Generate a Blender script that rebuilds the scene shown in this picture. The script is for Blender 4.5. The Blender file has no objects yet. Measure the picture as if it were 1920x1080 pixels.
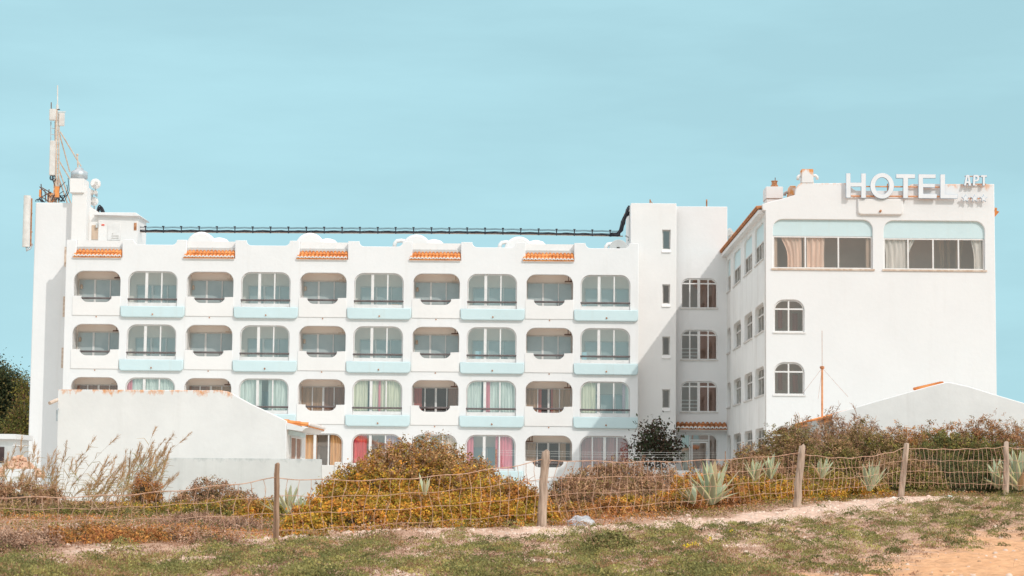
import bpy, bmesh, math, random
import numpy as np
from mathutils import Vector, Matrix

# ---------------------------------------------------------------- camera, world, sun, exposure
scene = bpy.context.scene
EYE = 1.6
PITCH, ROLL, YAW = math.radians(5.32), 0.0092, 0.0092
FPX = 3900.0
cam_data = bpy.data.cameras.new("camera")
cam = bpy.data.objects.new("camera", cam_data)
scene.collection.objects.link(cam)
CAMM = Matrix.Translation((0, 0, EYE)) @ Matrix.Rotation(YAW, 4, 'Z') @ Matrix.Rotation(math.pi/2 + PITCH, 4, 'X') @ Matrix.Rotation(ROLL, 4, 'Z')
cam.matrix_world = CAMM
cam_data.sensor_width = 36.0
cam_data.lens = FPX/1920*36.0
cam_data.clip_end = 6000
cam_data.dof.use_dof = True
cam_data.dof.focus_distance = 100
cam_data.dof.aperture_fstop = 5.6
scene.camera = cam

SUNDIR = Vector((0.50, -0.70, 0.70)).normalized()          # towards the sun
world = bpy.data.worlds.new("World"); scene.world = world; world.use_nodes = True
wn = world.node_tree.nodes; wl = world.node_tree.links
bg = wn["Background"]
sky = wn.new("ShaderNodeTexSky"); sky.sky_type = 'NISHITA'; sky.sun_disc = False
sky.sun_elevation = math.asin(SUNDIR.z); sky.sun_rotation = math.atan2(SUNDIR.x, SUNDIR.y)
sky.altitude = 0; sky.air_density = 1.0; sky.dust_density = 0.3; sky.ozone_density = 2.0
tint = wn.new("ShaderNodeMix"); tint.data_type = 'RGBA'; tint.blend_type = 'MULTIPLY'; tint.inputs[0].default_value = 1.0
tint.inputs[7].default_value = (1.0, 1.05, 0.76, 1)
wl.new(sky.outputs[0], tint.inputs[6])
gc = wn.new("ShaderNodeTexCoord"); lift = wn.new("ShaderNodeVectorMath"); lift.operation = 'MULTIPLY_ADD'
lift.inputs[1].default_value = (1, 1, .30); lift.inputs[2].default_value = (0, 0, .24); nrm = wn.new("ShaderNodeVectorMath"); nrm.operation = 'NORMALIZE'
wl.new(gc.outputs['Generated'], lift.inputs[0]); wl.new(lift.outputs[0], nrm.inputs[0]); wl.new(nrm.outputs[0], sky.inputs[0])
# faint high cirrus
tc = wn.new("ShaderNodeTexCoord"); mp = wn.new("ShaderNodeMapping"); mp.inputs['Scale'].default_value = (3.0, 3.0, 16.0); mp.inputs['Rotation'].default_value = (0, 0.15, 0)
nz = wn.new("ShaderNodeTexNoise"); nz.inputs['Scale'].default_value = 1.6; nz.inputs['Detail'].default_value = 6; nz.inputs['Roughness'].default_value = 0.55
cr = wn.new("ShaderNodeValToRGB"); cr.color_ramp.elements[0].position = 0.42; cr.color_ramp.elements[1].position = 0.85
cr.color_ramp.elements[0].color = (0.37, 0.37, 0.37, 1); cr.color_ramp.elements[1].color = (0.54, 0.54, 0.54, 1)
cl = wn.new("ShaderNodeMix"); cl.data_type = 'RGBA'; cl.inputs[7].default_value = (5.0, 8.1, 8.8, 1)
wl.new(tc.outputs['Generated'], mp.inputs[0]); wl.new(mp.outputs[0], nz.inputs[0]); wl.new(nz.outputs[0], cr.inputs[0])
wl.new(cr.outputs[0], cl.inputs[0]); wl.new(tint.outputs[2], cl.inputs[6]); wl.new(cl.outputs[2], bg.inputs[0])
# unseen bright layer overhead, added to raise the ambient fill in shadows
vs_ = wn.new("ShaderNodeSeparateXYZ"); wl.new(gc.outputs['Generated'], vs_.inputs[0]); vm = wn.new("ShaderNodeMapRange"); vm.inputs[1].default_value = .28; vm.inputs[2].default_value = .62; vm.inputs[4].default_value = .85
wl.new(vs_.outputs[2], vm.inputs[0]); sky_fill = wn.new("ShaderNodeMix"); sky_fill.data_type = 'RGBA'; sky_fill.inputs[7].default_value = (10.8, 9.9, 9.9, 1)
wl.new(vm.outputs[0], sky_fill.inputs[0]); wl.new(cl.outputs[2], sky_fill.inputs[6]); wl.new(sky_fill.outputs[2], bg.inputs[0])
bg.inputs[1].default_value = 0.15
sun_data = bpy.data.lights.new("sun", 'SUN'); sun_data.energy = 2.0; sun_data.angle = math.radians(0.5); sun_data.color = (1.0, 0.96, 0.905)
sun = bpy.data.objects.new("sun", sun_data); scene.collection.objects.link(sun)
sun.rotation_euler = (-SUNDIR).to_track_quat('-Z', 'Y').to_euler()
scene.view_settings.view_transform = 'Standard'; scene.view_settings.look = 'None'
scene.view_settings.gamma = 1.0; scene.view_settings.exposure = -0.14
scene.cycles.max_bounces = 12; scene.cycles.diffuse_bounces = 8; scene.cycles.transparent_max_bounces = 16

# ---------------------------------------------------------------- helpers
RC = CAMM.to_3x3()
def at(px, py, Y):
    """world point on the plane y=Y seen at photo pixel px,py"""
    d = RC @ Vector(((px-960)/FPX, (540-py)/FPX, -1.0))
    t = Y/d.y
    return Vector((d.x*t, Y, EYE + d.z*t))
def tx(px, py, Y): return at(px, py, Y).x
def tz(px, py, Y): return at(px, py, Y).z
def FR(Y): return lambda u, v, w: (u, Y-w, v)              # wall facing the camera
def SD(X): return lambda u, v, w: (X-w, -u, v)             # wall facing -x
def SDR(X): return lambda u, v, w: (X+w, u, v)             # wall facing +x

def world_org(o):
    v = Vector((0, 0, 0))
    while o is not None:
        v += o.location; o = o.parent
    return v
def link_mesh(name, me, mats, parent=None, smooth=False):
    if not isinstance(mats, (list, tuple)): mats = [mats]
    for m in mats: me.materials.append(m)
    o = bpy.data.objects.new(name, me); scene.collection.objects.link(o)
    if parent is not None:
        me.transform(Matrix.Translation(-world_org(parent)))
        o.parent = parent
    if smooth:
        me.polygons.foreach_set("use_smooth", [True]*len(me.polygons))
    return o
def tag(o, label=None, cat=None, group=None, kind=None):
    if label: o["label"] = label
    if cat: o["category"] = cat
    if group: o["group"] = group
    if kind: o["kind"] = kind
    return o
def empty(name, loc, label, cat, group=None):
    o = bpy.data.objects.new(name, None); o.location = loc; o.empty_display_size = 0.3
    scene.collection.objects.link(o); return tag(o, label, cat, group)

class MB:
    def __init__(s): s.v = []; s.f = []; s.m = []
    def add(s, vs, fs, m=0):
        n = len(s.v); s.v += [tuple(v) for v in vs]; s.f += [tuple(i+n for i in f) for f in fs]; s.m += [m]*len(fs); return s
    def box(s, x0, x1, y0, y1, z0, z1, m=0):
        v = [(x0,y0,z0),(x1,y0,z0),(x1,y1,z0),(x0,y1,z0),(x0,y0,z1),(x1,y0,z1),(x1,y1,z1),(x0,y1,z1)]
        return s.add(v, [(0,3,2,1),(4,5,6,7),(0,1,5,4),(1,2,6,5),(2,3,7,6),(3,0,4,7)], m)
    def fbox(s, fr, u0, u1, v0, v1, w0, w1, m=0):
        v = [fr(*p) for p in [(u0,v0,w0),(u1,v0,w0),(u1,v1,w0),(u0,v1,w0),(u0,v0,w1),(u1,v0,w1),(u1,v1,w1),(u0,v1,w1)]]
        return s.add(v, [(0,3,2,1),(4,5,6,7),(0,1,5,4),(1,2,6,5),(2,3,7,6),(3,0,4,7)], m)
    def tube(s, pts, r, n=6, m=0, cap=True):
        pts = [Vector(p) for p in pts]; rs = r if isinstance(r, (list, tuple)) else [r]*len(pts)
        base = len(s.v); prev = None
        for i, p in enumerate(pts):
            d = (pts[min(i+1, len(pts)-1)] - pts[max(i-1, 0)]).normalized()
            ref = prev if prev is not None else (Vector((0,0,1)) if abs(d.z) < .9 else Vector((1,0,0)))
            a = d.cross(ref).normalized(); b = a.cross(d).normalized(); prev = b
            for k in range(n):
                t = 2*math.pi*k/n
                s.v.append(tuple(p + (a*math.cos(t) + b*math.sin(t))*rs[i]))
        for i in range(len(pts)-1):
            for k in range(n):
                q = base+i*n; s.f.append((q+k, q+(k+1)%n, q+n+(k+1)%n, q+n+k)); s.m.append(m)
        if cap:
            s.f.append(tuple(base+k for k in range(n))); s.m.append(m)
            q = base+(len(pts)-1)*n; s.f.append(tuple(q+k for k in range(n))); s.m.append(m)
        return s
    def lathe(s, c, prof, n=20, m=0, axis='z'):
        base = len(s.v); c = Vector(c)
        for (r, h) in prof:
            for k in range(n):
                t = 2*math.pi*k/n; a, b = r*math.cos(t), r*math.sin(t)
                s.v.append(tuple(c + (Vector((a, b, h)) if axis == 'z' else Vector((a, h, b)))))
        for i in range(len(prof)-1):
            for k in range(n):
                q = base+i*n; s.f.append((q+k, q+(k+1)%n, q+n+(k+1)%n, q+n+k)); s.m.append(m)
        s.f.append(tuple(base+k for k in range(n))); s.m.append(m)
        q = base+(len(prof)-1)*n; s.f.append(tuple(q+k for k in range(n))); s.m.append(m)
        return s
    def build(s, name, mats, parent=None, smooth=False, bevel=0, recalc=True):
        me = bpy.data.meshes.new(name); me.from_pydata(s.v, [], s.f)
        me.polygons.foreach_set("material_index", s.m)
        if recalc or bevel:
            bm = bmesh.new(); bm.from_mesh(me)
            bmesh.ops.recalc_face_normals(bm, faces=bm.faces)
            if bevel:
                bmesh.ops.bevel(bm, geom=bm.edges[:], offset=bevel, segments=2, affect='EDGES', clamp_overlap=True)
            bm.to_mesh(me); bm.free()
        return link_mesh(name, me, mats, parent, smooth)

def rr(u0, v0, u1, v1, tl=0, tr=0, br=0, bl=0, n=8):
    """rounded rectangle, counter clockwise from lower left"""
    out = []
    def corner(cx, cy, r, a0):
        if r <= 0: out.append((cx, cy)); return
        for i in range(n+1):
            a = a0 + math.pi/2*i/n; out.append((cx + r*math.cos(a), cy + r*math.sin(a)))
    corner(u0+bl, v0+bl, bl, math.pi); corner(u1-br, v0+br, br, 1.5*math.pi)
    corner(u1-tr, v1-tr, tr, 0); corner(u0+tl, v1-tl, tl, math.pi/2)
    return out
def plate(name, loops, fr, w0, w1, mats, parent=None, bevel=0.0, smooth=False):
    """flat plate with holes, from w0 to w1 (w towards the viewer)"""
    cu = bpy.data.curves.new("tmp", 'CURVE'); cu.dimensions = '2D'; cu.fill_mode = 'BOTH'
    cu.extrude = max((w1-w0)/2 - bevel, 0.001) if w1-w0 > .02 else 0.0; cu.bevel_depth = bevel; cu.bevel_resolution = 1; cu.offset = -bevel
    for lp in loops:
        sp = cu.splines.new('POLY'); sp.points.add(len(lp)-1)
        for p, (a, b) in zip(sp.points, lp): p.co = (a, b, 0, 1)
        sp.use_cyclic_u = True
    ob = bpy.data.objects.new("tmp", cu)
    me = bpy.data.meshes.new_from_object(ob); bpy.data.objects.remove(ob); bpy.data.curves.remove(cu)
    wc = (w0+w1)/2
    for v in me.vertices:
        v.co = Vector(fr(v.co.x, v.co.y, v.co.z + wc))
    me.materials.clear(); me.name = name
    return link_mesh(name, me, mats, parent, smooth)

# ---------------------------------------------------------------- materials
def new_mat(name):
    m = bpy.data.materials.new(name); m.use_nodes = True
    return m, m.node_tree.nodes, m.node_tree.links, m.node_tree.nodes["Principled BSDF"]
def noise_mat(name, c1, c2, scale=3.0, rough=0.8, detail=6, bump=0.0, stretch=(1, 1, 1), lo=.35, hi=.65, metal=0.0, bscale=None, spec=0.3):
    m, n, l, p = new_mat(name)
    t = n.new("ShaderNodeTexCoord"); mp = n.new("ShaderNodeMapping"); mp.inputs['Scale'].default_value = stretch
    a = n.new("ShaderNodeTexNoise"); a.inputs['Scale'].default_value = scale; a.inputs['Detail'].default_value = detail
    r = n.new("ShaderNodeValToRGB"); e = r.color_ramp.elements
    e[0].position = lo; e[1].position = hi; e[0].color = (*c1, 1); e[1].color = (*c2, 1)
    l.new(t.outputs['Object'], mp.inputs[0]); l.new(mp.outputs[0], a.inputs[0]); l.new(a.outputs[0], r.inputs[0]); l.new(r.outputs[0], p.inputs['Base Color'])
    p.inputs['Roughness'].default_value = rough; p.inputs['Metallic'].default_value = metal; p.inputs['Specular IOR Level'].default_value = spec
    if bump:
        b = n.new("ShaderNodeBump"); b.inputs['Strength'].default_value = bump; b.inputs['Distance'].default_value = 0.02
        a2 = n.new("ShaderNodeTexNoise"); a2.inputs['Scale'].default_value = bscale or scale*6; a2.inputs['Detail'].default_value = 4
        l.new(mp.outputs[0], a2.inputs[0]); l.new(a2.outputs[0], b.inputs['Height']); l.new(b.outputs[0], p.inputs['Normal'])
    return m
def stucco(name, base, stain=(0.55, 0.50, 0.44), amount=0.5, rust_z=None, rust=(0.75, 0.33, 0.12), rust_amt=.8, mottle=.05, rust_k=.32):
    """painted render: faint cloudy mottling, vertical run-off streaks and optional lichen below a top edge at world z = rust_z"""
    m, n, l, p = new_mat(name)
    g = n.new("ShaderNodeNewGeometry")
    a = n.new("ShaderNodeTexNoise"); a.inputs['Scale'].default_value = 0.45; a.inputs['Detail'].default_value = 8; a.inputs['Roughness'].default_value = .65
    l.new(g.outputs['Position'], a.inputs[0])
    r0 = n.new("ShaderNodeValToRGB"); r0.color_ramp.elements[0].position = .3; r0.color_ramp.elements[1].position = .62
    r0.color_ramp.elements[0].color = (*[c*(1-mottle*2) for c in base], 1); r0.color_ramp.elements[1].color = (*base, 1)
    l.new(a.outputs[0], r0.inputs[0])
    mp = n.new("ShaderNodeMapping"); mp.inputs['Scale'].default_value = (2.6, 2.6, .16); l.new(g.outputs['Position'], mp.inputs[0])
    b = n.new("ShaderNodeTexNoise"); b.inputs['Scale'].default_value = 1.0; b.inputs['Detail'].default_value = 7; b.inputs['Roughness'].default_value = .6; l.new(mp.outputs[0], b.inputs[0])
    r1 = n.new("ShaderNodeValToRGB"); r1.color_ramp.elements[0].position = .56; r1.color_ramp.elements[1].position = .80
    r1.color_ramp.elements[0].color = (0, 0, 0, 1); r1.color_ramp.elements[1].color = (amount, amount, amount, 1); l.new(b.outputs[0], r1.inputs[0])
    mx = n.new("ShaderNodeMix"); mx.data_type = 'RGBA'; mx.inputs[7].default_value = (*stain, 1)
    l.new(r1.outputs[0], mx.inputs[0]); l.new(r0.outputs[0], mx.inputs[6])
    out = mx.outputs[2]
    if rust_z is not None:
        sx = n.new("ShaderNodeSeparateXYZ"); l.new(g.outputs['Position'], sx.inputs[0])
        mr = n.new("ShaderNodeMapRange"); mr.inputs[1].default_value = rust_z-.55; mr.inputs[2].default_value = rust_z; l.new(sx.outputs[2], mr.inputs[0])
        m2 = n.new("ShaderNodeMapping"); m2.inputs['Scale'].default_value = (1.6, 1.6, .9); l.new(g.outputs['Position'], m2.inputs[0])
        c = n.new("ShaderNodeTexNoise"); c.inputs['Scale'].default_value = 1.5; c.inputs['Detail'].default_value = 10; c.inputs['Roughness'].default_value = .72; l.new(m2.outputs[0], c.inputs[0])
        ad = n.new("ShaderNodeMath"); ad.operation = 'MULTIPLY_ADD'; ad.inputs[1].default_value = rust_k; l.new(mr.outputs[0], ad.inputs[0]); l.new(c.outputs[0], ad.inputs[2])
        r2 = n.new("ShaderNodeValToRGB"); r2.color_ramp.elements[0].position = .78; r2.color_ramp.elements[1].position = .90
        r2.color_ramp.elements[0].color = (0, 0, 0, 1); r2.color_ramp.elements[1].color = (rust_amt, rust_amt, rust_amt, 1); l.new(ad.outputs[0], r2.inputs[0])
        m3 = n.new("ShaderNodeMix"); m3.data_type = 'RGBA'; m3.inputs[7].default_value = (*rust, 1)
        l.new(r2.outputs[0], m3.inputs[0]); l.new(out, m3.inputs[6]); out = m3.outputs[2]
    l.new(out, p.inputs['Base Color']); p.inputs['Roughness'].default_value = .85; p.inputs['Specular IOR Level'].default_value = .2
    bp = n.new("ShaderNodeBump"); bp.inputs['Strength'].default_value = .35; bp.inputs['Distance'].default_value = .02
    d = n.new("ShaderNodeTexNoise"); d.inputs['Scale'].default_value = 5; d.inputs['Detail'].default_value = 6; l.new(g.outputs['Position'], d.inputs[0])
    l.new(d.outputs[0], bp.inputs['Height']); l.new(bp.outputs[0], p.inputs['Normal'])
    return m
def glass(name, tintc, refl=.3, rcol=(1, 1, 1), rough=.02):
    m, n, l, p = new_mat(name); n.remove(p); out = n["Material Output"]
    t = n.new("ShaderNodeBsdfTransparent"); t.inputs[0].default_value = (*tintc, 1)
    g = n.new("ShaderNodeBsdfGlossy"); g.inputs[0].default_value = (*rcol, 1); g.inputs['Roughness'].default_value = rough
    ge = n.new("ShaderNodeNewGeometry"); ns = n.new("ShaderNodeTexNoise"); ns.inputs['Scale'].default_value = .8; l.new(ge.outputs['Position'], ns.inputs[0])
    b = n.new("ShaderNodeBump"); b.inputs['Strength'].default_value = .08; b.inputs['Distance'].default_value = .05; l.new(ns.outputs[0], b.inputs['Height']); l.new(b.outputs[0], g.inputs['Normal'])
    mx = n.new("ShaderNodeMixShader"); mx.inputs[0].default_value = refl
    l.new(t.outputs[0], mx.inputs[1]); l.new(g.outputs[0], mx.inputs[2]); l.new(mx.outputs[0], out.inputs[0])
    return m
def cloth(name, col, transl=.3):
    m, n, l, p = new_mat(name)
    g = n.new("ShaderNodeNewGeometry"); a = n.new("ShaderNodeTexNoise"); a.inputs['Scale'].default_value = 3
    mp = n.new("ShaderNodeMapping"); mp.inputs['Scale'].default_value = (4, 4, .3); l.new(g.outputs['Position'], mp.inputs[0]); l.new(mp.outputs[0], a.inputs[0])
    r = n.new("ShaderNodeValToRGB"); r.color_ramp.elements[0].color = (*[c*.75 for c in col], 1); r.color_ramp.elements[1].color = (*[min(1, c*1.1) for c in col], 1)
    r.color_ramp.elements[0].position = .3; r.color_ramp.elements[1].position = .7
    l.new(a.outputs[0], r.inputs[0]); l.new(r.outputs[0], p.inputs['Base Color']); p.inputs['Roughness'].default_value = .9
    return m
WALL = (.82, .815, .81)
M = {}
M['white'] = stucco("white stucco", WALL, amount=.16, mottle=.025)
M['white_clean'] = stucco("smooth white render", (.84, .82, .80), amount=.08, mottle=.03)
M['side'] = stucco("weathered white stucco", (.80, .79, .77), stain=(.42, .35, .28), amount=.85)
M['band'] = stucco("pale aqua paint", (.62, .76, .78), stain=(.55, .60, .56), amount=.35, mottle=.03)
M['frame'] = noise_mat("white window paint", (.74, .72, .70), (.82, .80, .78), 4, .5)
M['frame_grey'] = noise_mat("grey white window paint", (.55, .52, .48), (.68, .65, .62), 4, .5)
M['rail'] = noise_mat("dark grey rail paint", (.12, .10, .10), (.17, .145, .14), 4, .5)
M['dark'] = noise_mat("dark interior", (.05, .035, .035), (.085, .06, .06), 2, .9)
M['brownroom'] = noise_mat("brown room wall", (.42, .31, .27), (.54, .41, .36), .8, .9)
M['door_grey'] = noise_mat("grey green glass door", (.42, .46, .455), (.50, .53, .52), 1.3, .12, spec=1.0)
M['room'] = noise_mat("cream room paint", (.92, .84, .77), (.94, .87, .80), 1.2, .9)
M['terracotta_floor'] = noise_mat("terracotta floor tile", (.66, .42, .30), (.74, .50, .37), 4, .7)
M['tile'] = noise_mat("orange clay tile", (.62, .20, .055), (.86, .36, .12), 2.3, .8, bump=.3)
M['tile_old'] = noise_mat("weathered clay tile", (.30, .13, .06), (.62, .25, .10), 3.0, .85, bump=.3)
M['mortar'] = noise_mat("white mortar", (.72, .68, .64), (.82, .80, .77), 5, .9)
M['glass'] = glass("balcony glass", (.91, .93, .925), .22, (1.0, .90, .84))
M['glass_dark'] = glass("dark window glass", (.90, .88, .87), .15, (1.0, .72, .64))
M['wing_room'] = noise_mat("warm beige room wall", (.62, .48, .41), (.74, .60, .52), .8, .9)
M['glass_haze'] = glass("hazy window glass", (.92, .90, .89), .21, (1.0, .69, .58))
M['glass_side'] = glass("side window glass", (.80, .83, .82), .34, (.95, .92, .88))
M['garden'] = stucco("grey white garden wall render", (.73, .74, .725), stain=(.40, .42, .40), amount=.4, mottle=.08, rust_z=tz(420, 859, 80), rust=(.46, .49, .48), rust_k=.33, rust_amt=.7)
M['concrete'] = stucco("grey rendered masonry", (.60, .61, .60), stain=(.33, .33, .32), amount=.4, mottle=.1)
M['metal'] = noise_mat("galvanised metal", (.42, .46, .48), (.60, .64, .66), 3, .45, metal=.5)
M['rust'] = noise_mat("rusty steel", (.30, .12, .05), (.60, .30, .16), 5, .85)
M['beige'] = noise_mat("beige painted steel", (.55, .40, .30), (.72, .60, .50), 5, .7)
M['antenna'] = noise_mat("off white plastic", (.66, .62, .58), (.78, .75, .71), 3, .6)
M['cable'] = noise_mat("black cable", (.03, .03, .04), (.07, .07, .08), 6, .6)
M['blacksteel'] = noise_mat("dark weathered steel", (.10, .06, .05), (.25, .14, .10), 6, .7)
M['lichen'] = noise_mat("lichen covered render", (.80, .36, .12), (.80, .70, .62), 3.5, .9, lo=.40, hi=.62)
for k, c in dict(cream=(.78, .76, .58), mint=(.74, .80, .74), pink=(.88, .26, .33), red=(.80, .09, .11), orange=(.88, .50, .22), tan=(.58, .40, .27),
                 brown=(.40, .24, .18), maroon=(.56, .18, .16), white=(.80, .79, .74), beige=(.66, .50, .38), peach=(.90, .68, .54), lilac=(.62, .45, .52)).items():
    M['c_'+k] = cloth(k+" curtain", c)

# ---------------------------------------------------------------- window pieces
def window(parent, fr, u0, u1, v0, v1, mull=(), trans=None, w=-.15, r=0.0, fw=.07, gm=None, fm=None, name="window", depth=.07, wide=()):
    """frame ring with mullions (fractions of the width) and transom; panes are sub-parts"""
    gm = gm or M['glass']; fm = fm or M['frame']
    ri = max(r-fw, 0)
    f = plate(name, [rr(u0, v0, u1, v1, r, r), rr(u0+fw, v0+fw, u1-fw, v1-fw, ri, ri)], fr, w-depth/2, w+depth/2, fm, parent)
    mb = MB(); W = u1-u0
    for q in mull:
        hw = .075 if q in wide else .035
        c = u0+W*q
        top = v1-fw*.5
        e = min(c-u0, u1-c)
        if e < r: top = v1 - r + math.sqrt(max(r*r-(r-e)**2, 0)) - fw*.4
        MB().fbox(fr, c-hw, c+hw, v0+fw*.5, top, w-depth/2-.004, w+depth/2+.006).build("window_bar", fm, f)
    if trans:
        MB().fbox(fr, u0+fw*.5, u1-fw*.5, trans-.035, trans+.035, w-depth/2-.007, w+depth/2+.009).build("window_bar", fm, f)
    plate("pane", [rr(u0+fw*.5, v0+fw*.5, u1-fw*.5, v1-fw*.5, ri, ri)], fr, w-.008, w+.006, gm, f)
    return f
def curtain(parent, fr, u0, u1, v0, v1, w, mat, folds=7.0, amp=.03, gather=0.0, side=0):
    """hanging cloth with folds; gather pulls the lower edge to one side"""
    n = max(int((u1-u0)*folds*6), 8); rows = 8; vs = []; fs = []
    ph = random.random()*6
    for j in range(rows+1):
        t = j/rows
        for i in range(n+1):
            s = i/n
            ww = (u1-u0)*(1-gather*(math.sin(min(t*1.5, 1)*math.pi/2)))
            us = u0 + s*ww if side == 0 else u1 - (1-s)*ww
            vs.append(fr(us, v1+(v0-v1)*t, w + amp*math.sin(s*(u1-u0)*folds*2*math.pi + ph + .5*math.sin(t*2+s*9)) + amp*.5*math.sin(s*23+ph)))
    for j in range(rows):
        for i in range(n):
            a = j*(n+1)+i; fs.append((a, a+1, a+n+2, a+n+1))
    return MB().add(vs, fs).build("curtain", mat, parent, smooth=True, recalc=False)

def tiles(name, parent, fr, u0, u1, vb, wb, vf, wf, pitch=.2, courses=3, mat=None):
    """barrel tile strip sloping from back (vb,wb) to front (vf,wf), white mortared ends in front"""
    n = max(int(round((u1-u0)/pitch)), 2); p = (u1-u0)/n; mb = MB(); ed = MB(); R = random.Random(n*7+int(u0*10))
    for c in range(courses):
        t0, t1 = c/courses, (c+1.12)/courses
        if c == courses-1: t1 = 1.0
        for i in range(n):
            uc = u0+(i+.5)*p + R.uniform(-.008, .008); r0 = p*.36; r1 = p*.44; dz = R.uniform(-.01, .01)
            K = 8; vs = []
            for (t, r, lift) in ((t0, r0, 0), (t1, r1, .02)):
                v = vb+(vf-vb)*t + lift + dz; w = wb+(wf-wb)*t
                for k in range(K+1):
                    a = math.pi*k/K; vs.append(fr(uc-r*math.cos(a), v+r*math.sin(a), w))
            mb.add(vs, [(k, k+1, K+2+k, K+1+k) for k in range(K)])
    # pan sheet
    mb.add([fr(u0, vb, wb), fr(u1, vb, wb), fr(u1, vf-.01, wf-.02), fr(u0, vf-.01, wf-.02), fr(u0, vb-.05, wb), fr(u1, vb-.05, wb), fr(u1, vf-.06, wf-.02), fr(u0, vf-.06, wf-.02)],
           [(0, 1, 2, 3), (4, 7, 6, 5), (3, 2, 6, 7), (0, 3, 7, 4), (1, 5, 6, 2)])
    o = mb.build(name, mat or M['tile'], parent, recalc=False)
    for i in range(n):
        uc = u0+(i+.5)*p; K = 8; vs = []
        for k in range(K+1):
            a = math.pi*k/K
            vs.append((uc-p*.47*math.cos(a), vf+.02+p*.47*math.sin(a)))
        for k in range(K+1):
            a = math.pi*(1-k/K)
            vs.append((uc-p*.26*math.cos(a), vf-.01+p*.26*math.sin(a)))
        w0, w1 = wf-.03, wf+.025
        pts = [fr(a, b, w1) for a, b in vs] + [fr(a, b, w0) for a, b in vs]; N = len(vs)
        ed.add(pts, [(k, k+1, N-2-k, N-1-k) for k in range(K)] + [(k, (k+1) % N, N+(k+1) % N, N+k) for k in range(N)])
    ed.fbox(fr, u0, u1, vf-.10, vf-.02, wf-.30, wf-.045)
    ed.build("mortar_edge", M['mortar'], o)
    return o

# ================================================================ THE HOTEL
Y0 = 112.0
hotel = empty("hotel_building", (tx(700, 900, Y0), Y0, 0.9), "long white four storey hotel with round cornered balconies, aqua bands and a gabled right wing", "hotel")
def zf(py, px=1135, Y=Y0): return tz(px, py, Y)
XR = tx(1197, 600, Y0); XL = tx(120.5, 610, Y0); PW = 6.13
F0 = FR(Y0)
BASE = 0.2
zt = [zf(516), zf(616), zf(716), zf(818)]
k_ = 112/FPX
H_EVEN = 65.4*k_; H_ODD = 59*k_
BUMP = zf(456); LOW = zf(465.5); STEP = zf(491)
outer = [(XL, BASE), (XR, BASE)]
def arc(cx, cy, r, a0, a1, n=6): return [(cx+r*math.cos(math.radians(a0+(a1-a0)*i/n)), cy+r*math.sin(math.radians(a0+(a1-a0)*i/n))) for i in range(n+1)]
q = BUMP-LOW
for p in range(5):
    R_ = XR-PW*p
    outer += [(R_, BUMP), (R_-.52, BUMP)]
    outer += arc(R_-.52-q, BUMP, q, 0, -90)
    outer += arc(R_-3.48+.60+q, BUMP, q, -90, -180)
    outer += [(R_-3.48+.60, BUMP), (R_-3.48, BUMP), (R_-3.48, STEP), (R_-PW, STEP)]
outer[-1] = (XR-30.52, STEP)
outer += [(XR-30.52, BUMP-.05), (XL, BUMP-.05)]
holes = []; bays = []
for p in range(5):
    R_ = XR-PW*p
    for r in range(4):
        z = zt[r]
        he = H_EVEN if r < 3 else H_EVEN+.10
        holes.append(rr(R_-3.12, z-he, R_-.45, z, .52, .52)); bays.append(('e', p, r, R_-3.12, R_-.45, z, he))
        # odd column: open balcony, but glazed on the lowest floor except by the right end
        if r == 3 and p in (1, 2):
            holes.append(rr(R_-6.0, z-he, R_-3.60, z, .5, .5)); bays.append(('g', p, r, R_-6.0, R_-3.60, z, he))
        else:
            holes.append(rr(R_-6.07, z-H_ODD-.25, R_-3.54, z, .52, .52)); bays.append(('o', p, r, R_-6.07, R_-3.54, z, H_ODD))
plate("wall", [outer]+holes, F0, -.25, 0, M['white'], hotel, bevel=.025)
# slabs, party walls, rear walls of the balcony block
mb = MB()
BACK = 1.25
zr = zf(470)
levels = [zr-.25] + [z+.10 for z in zt[1:]]
for i, z in enumerate([LOW-.45]+[z_+.10 for z_ in zt]):
    th = .22
    if i == 1: continue
    MB().box(XL+.12, XR-.12, Y0+.26, Y0+7.9, z, z+th).build("floor_slab", M['room'], hotel)
MB().box(XL+.12, XR-.12, Y0+.26, Y0+7.9, zt[0]+.10, zt[0]+.3).build("floor_slab", M['room'], hotel)
mb = MB()
for r in range(4):
    fz = (zt[r]-2.45)
    MB().box(XL+.12, XR-.12, Y0+.26, Y0+BACK, fz-.04, fz).build("balcony_floor", M['terracotta_floor'], hotel)
mb = MB()
for p in range(5):
    R_ = XR-PW*p
    for u in (R_-3.33, R_-PW-.0):
        if p == 4 and u < R_-4: u = R_-6.20
        MB().box(u-.09, u+.09, Y0+.255, Y0+BACK, BASE+.1, LOW-.5).build("partition_wall", M['white_clean'], hotel)
MB().box(XR-.3, XR-.02, Y0+.252, Y0+8, BASE, LOW+.0).build("end_wall", M['white_clean'], hotel)
MB().box(XL+.02, XL+.3, Y0+.252, Y0+2.3, BASE, LOW+.0).build("end_wall", M['white_clean'], hotel)
MB().box(XL+.3, XR-.3, Y0+BACK, Y0+BACK+.2, BASE, LOW-.2).build("rear_balcony_wall", M['room'], hotel)
MB().box(XL+.1, XR-.1, Y0+7.9, Y0+8.1, BASE, LOW+.02).build("rear_wall", M['white'], hotel)
MB().box(XL+.06, XR-.06, Y0+.25, Y0+8.0, LOW-.3, LOW-.12).build("flat_roof", M['concrete'], hotel)
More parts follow.
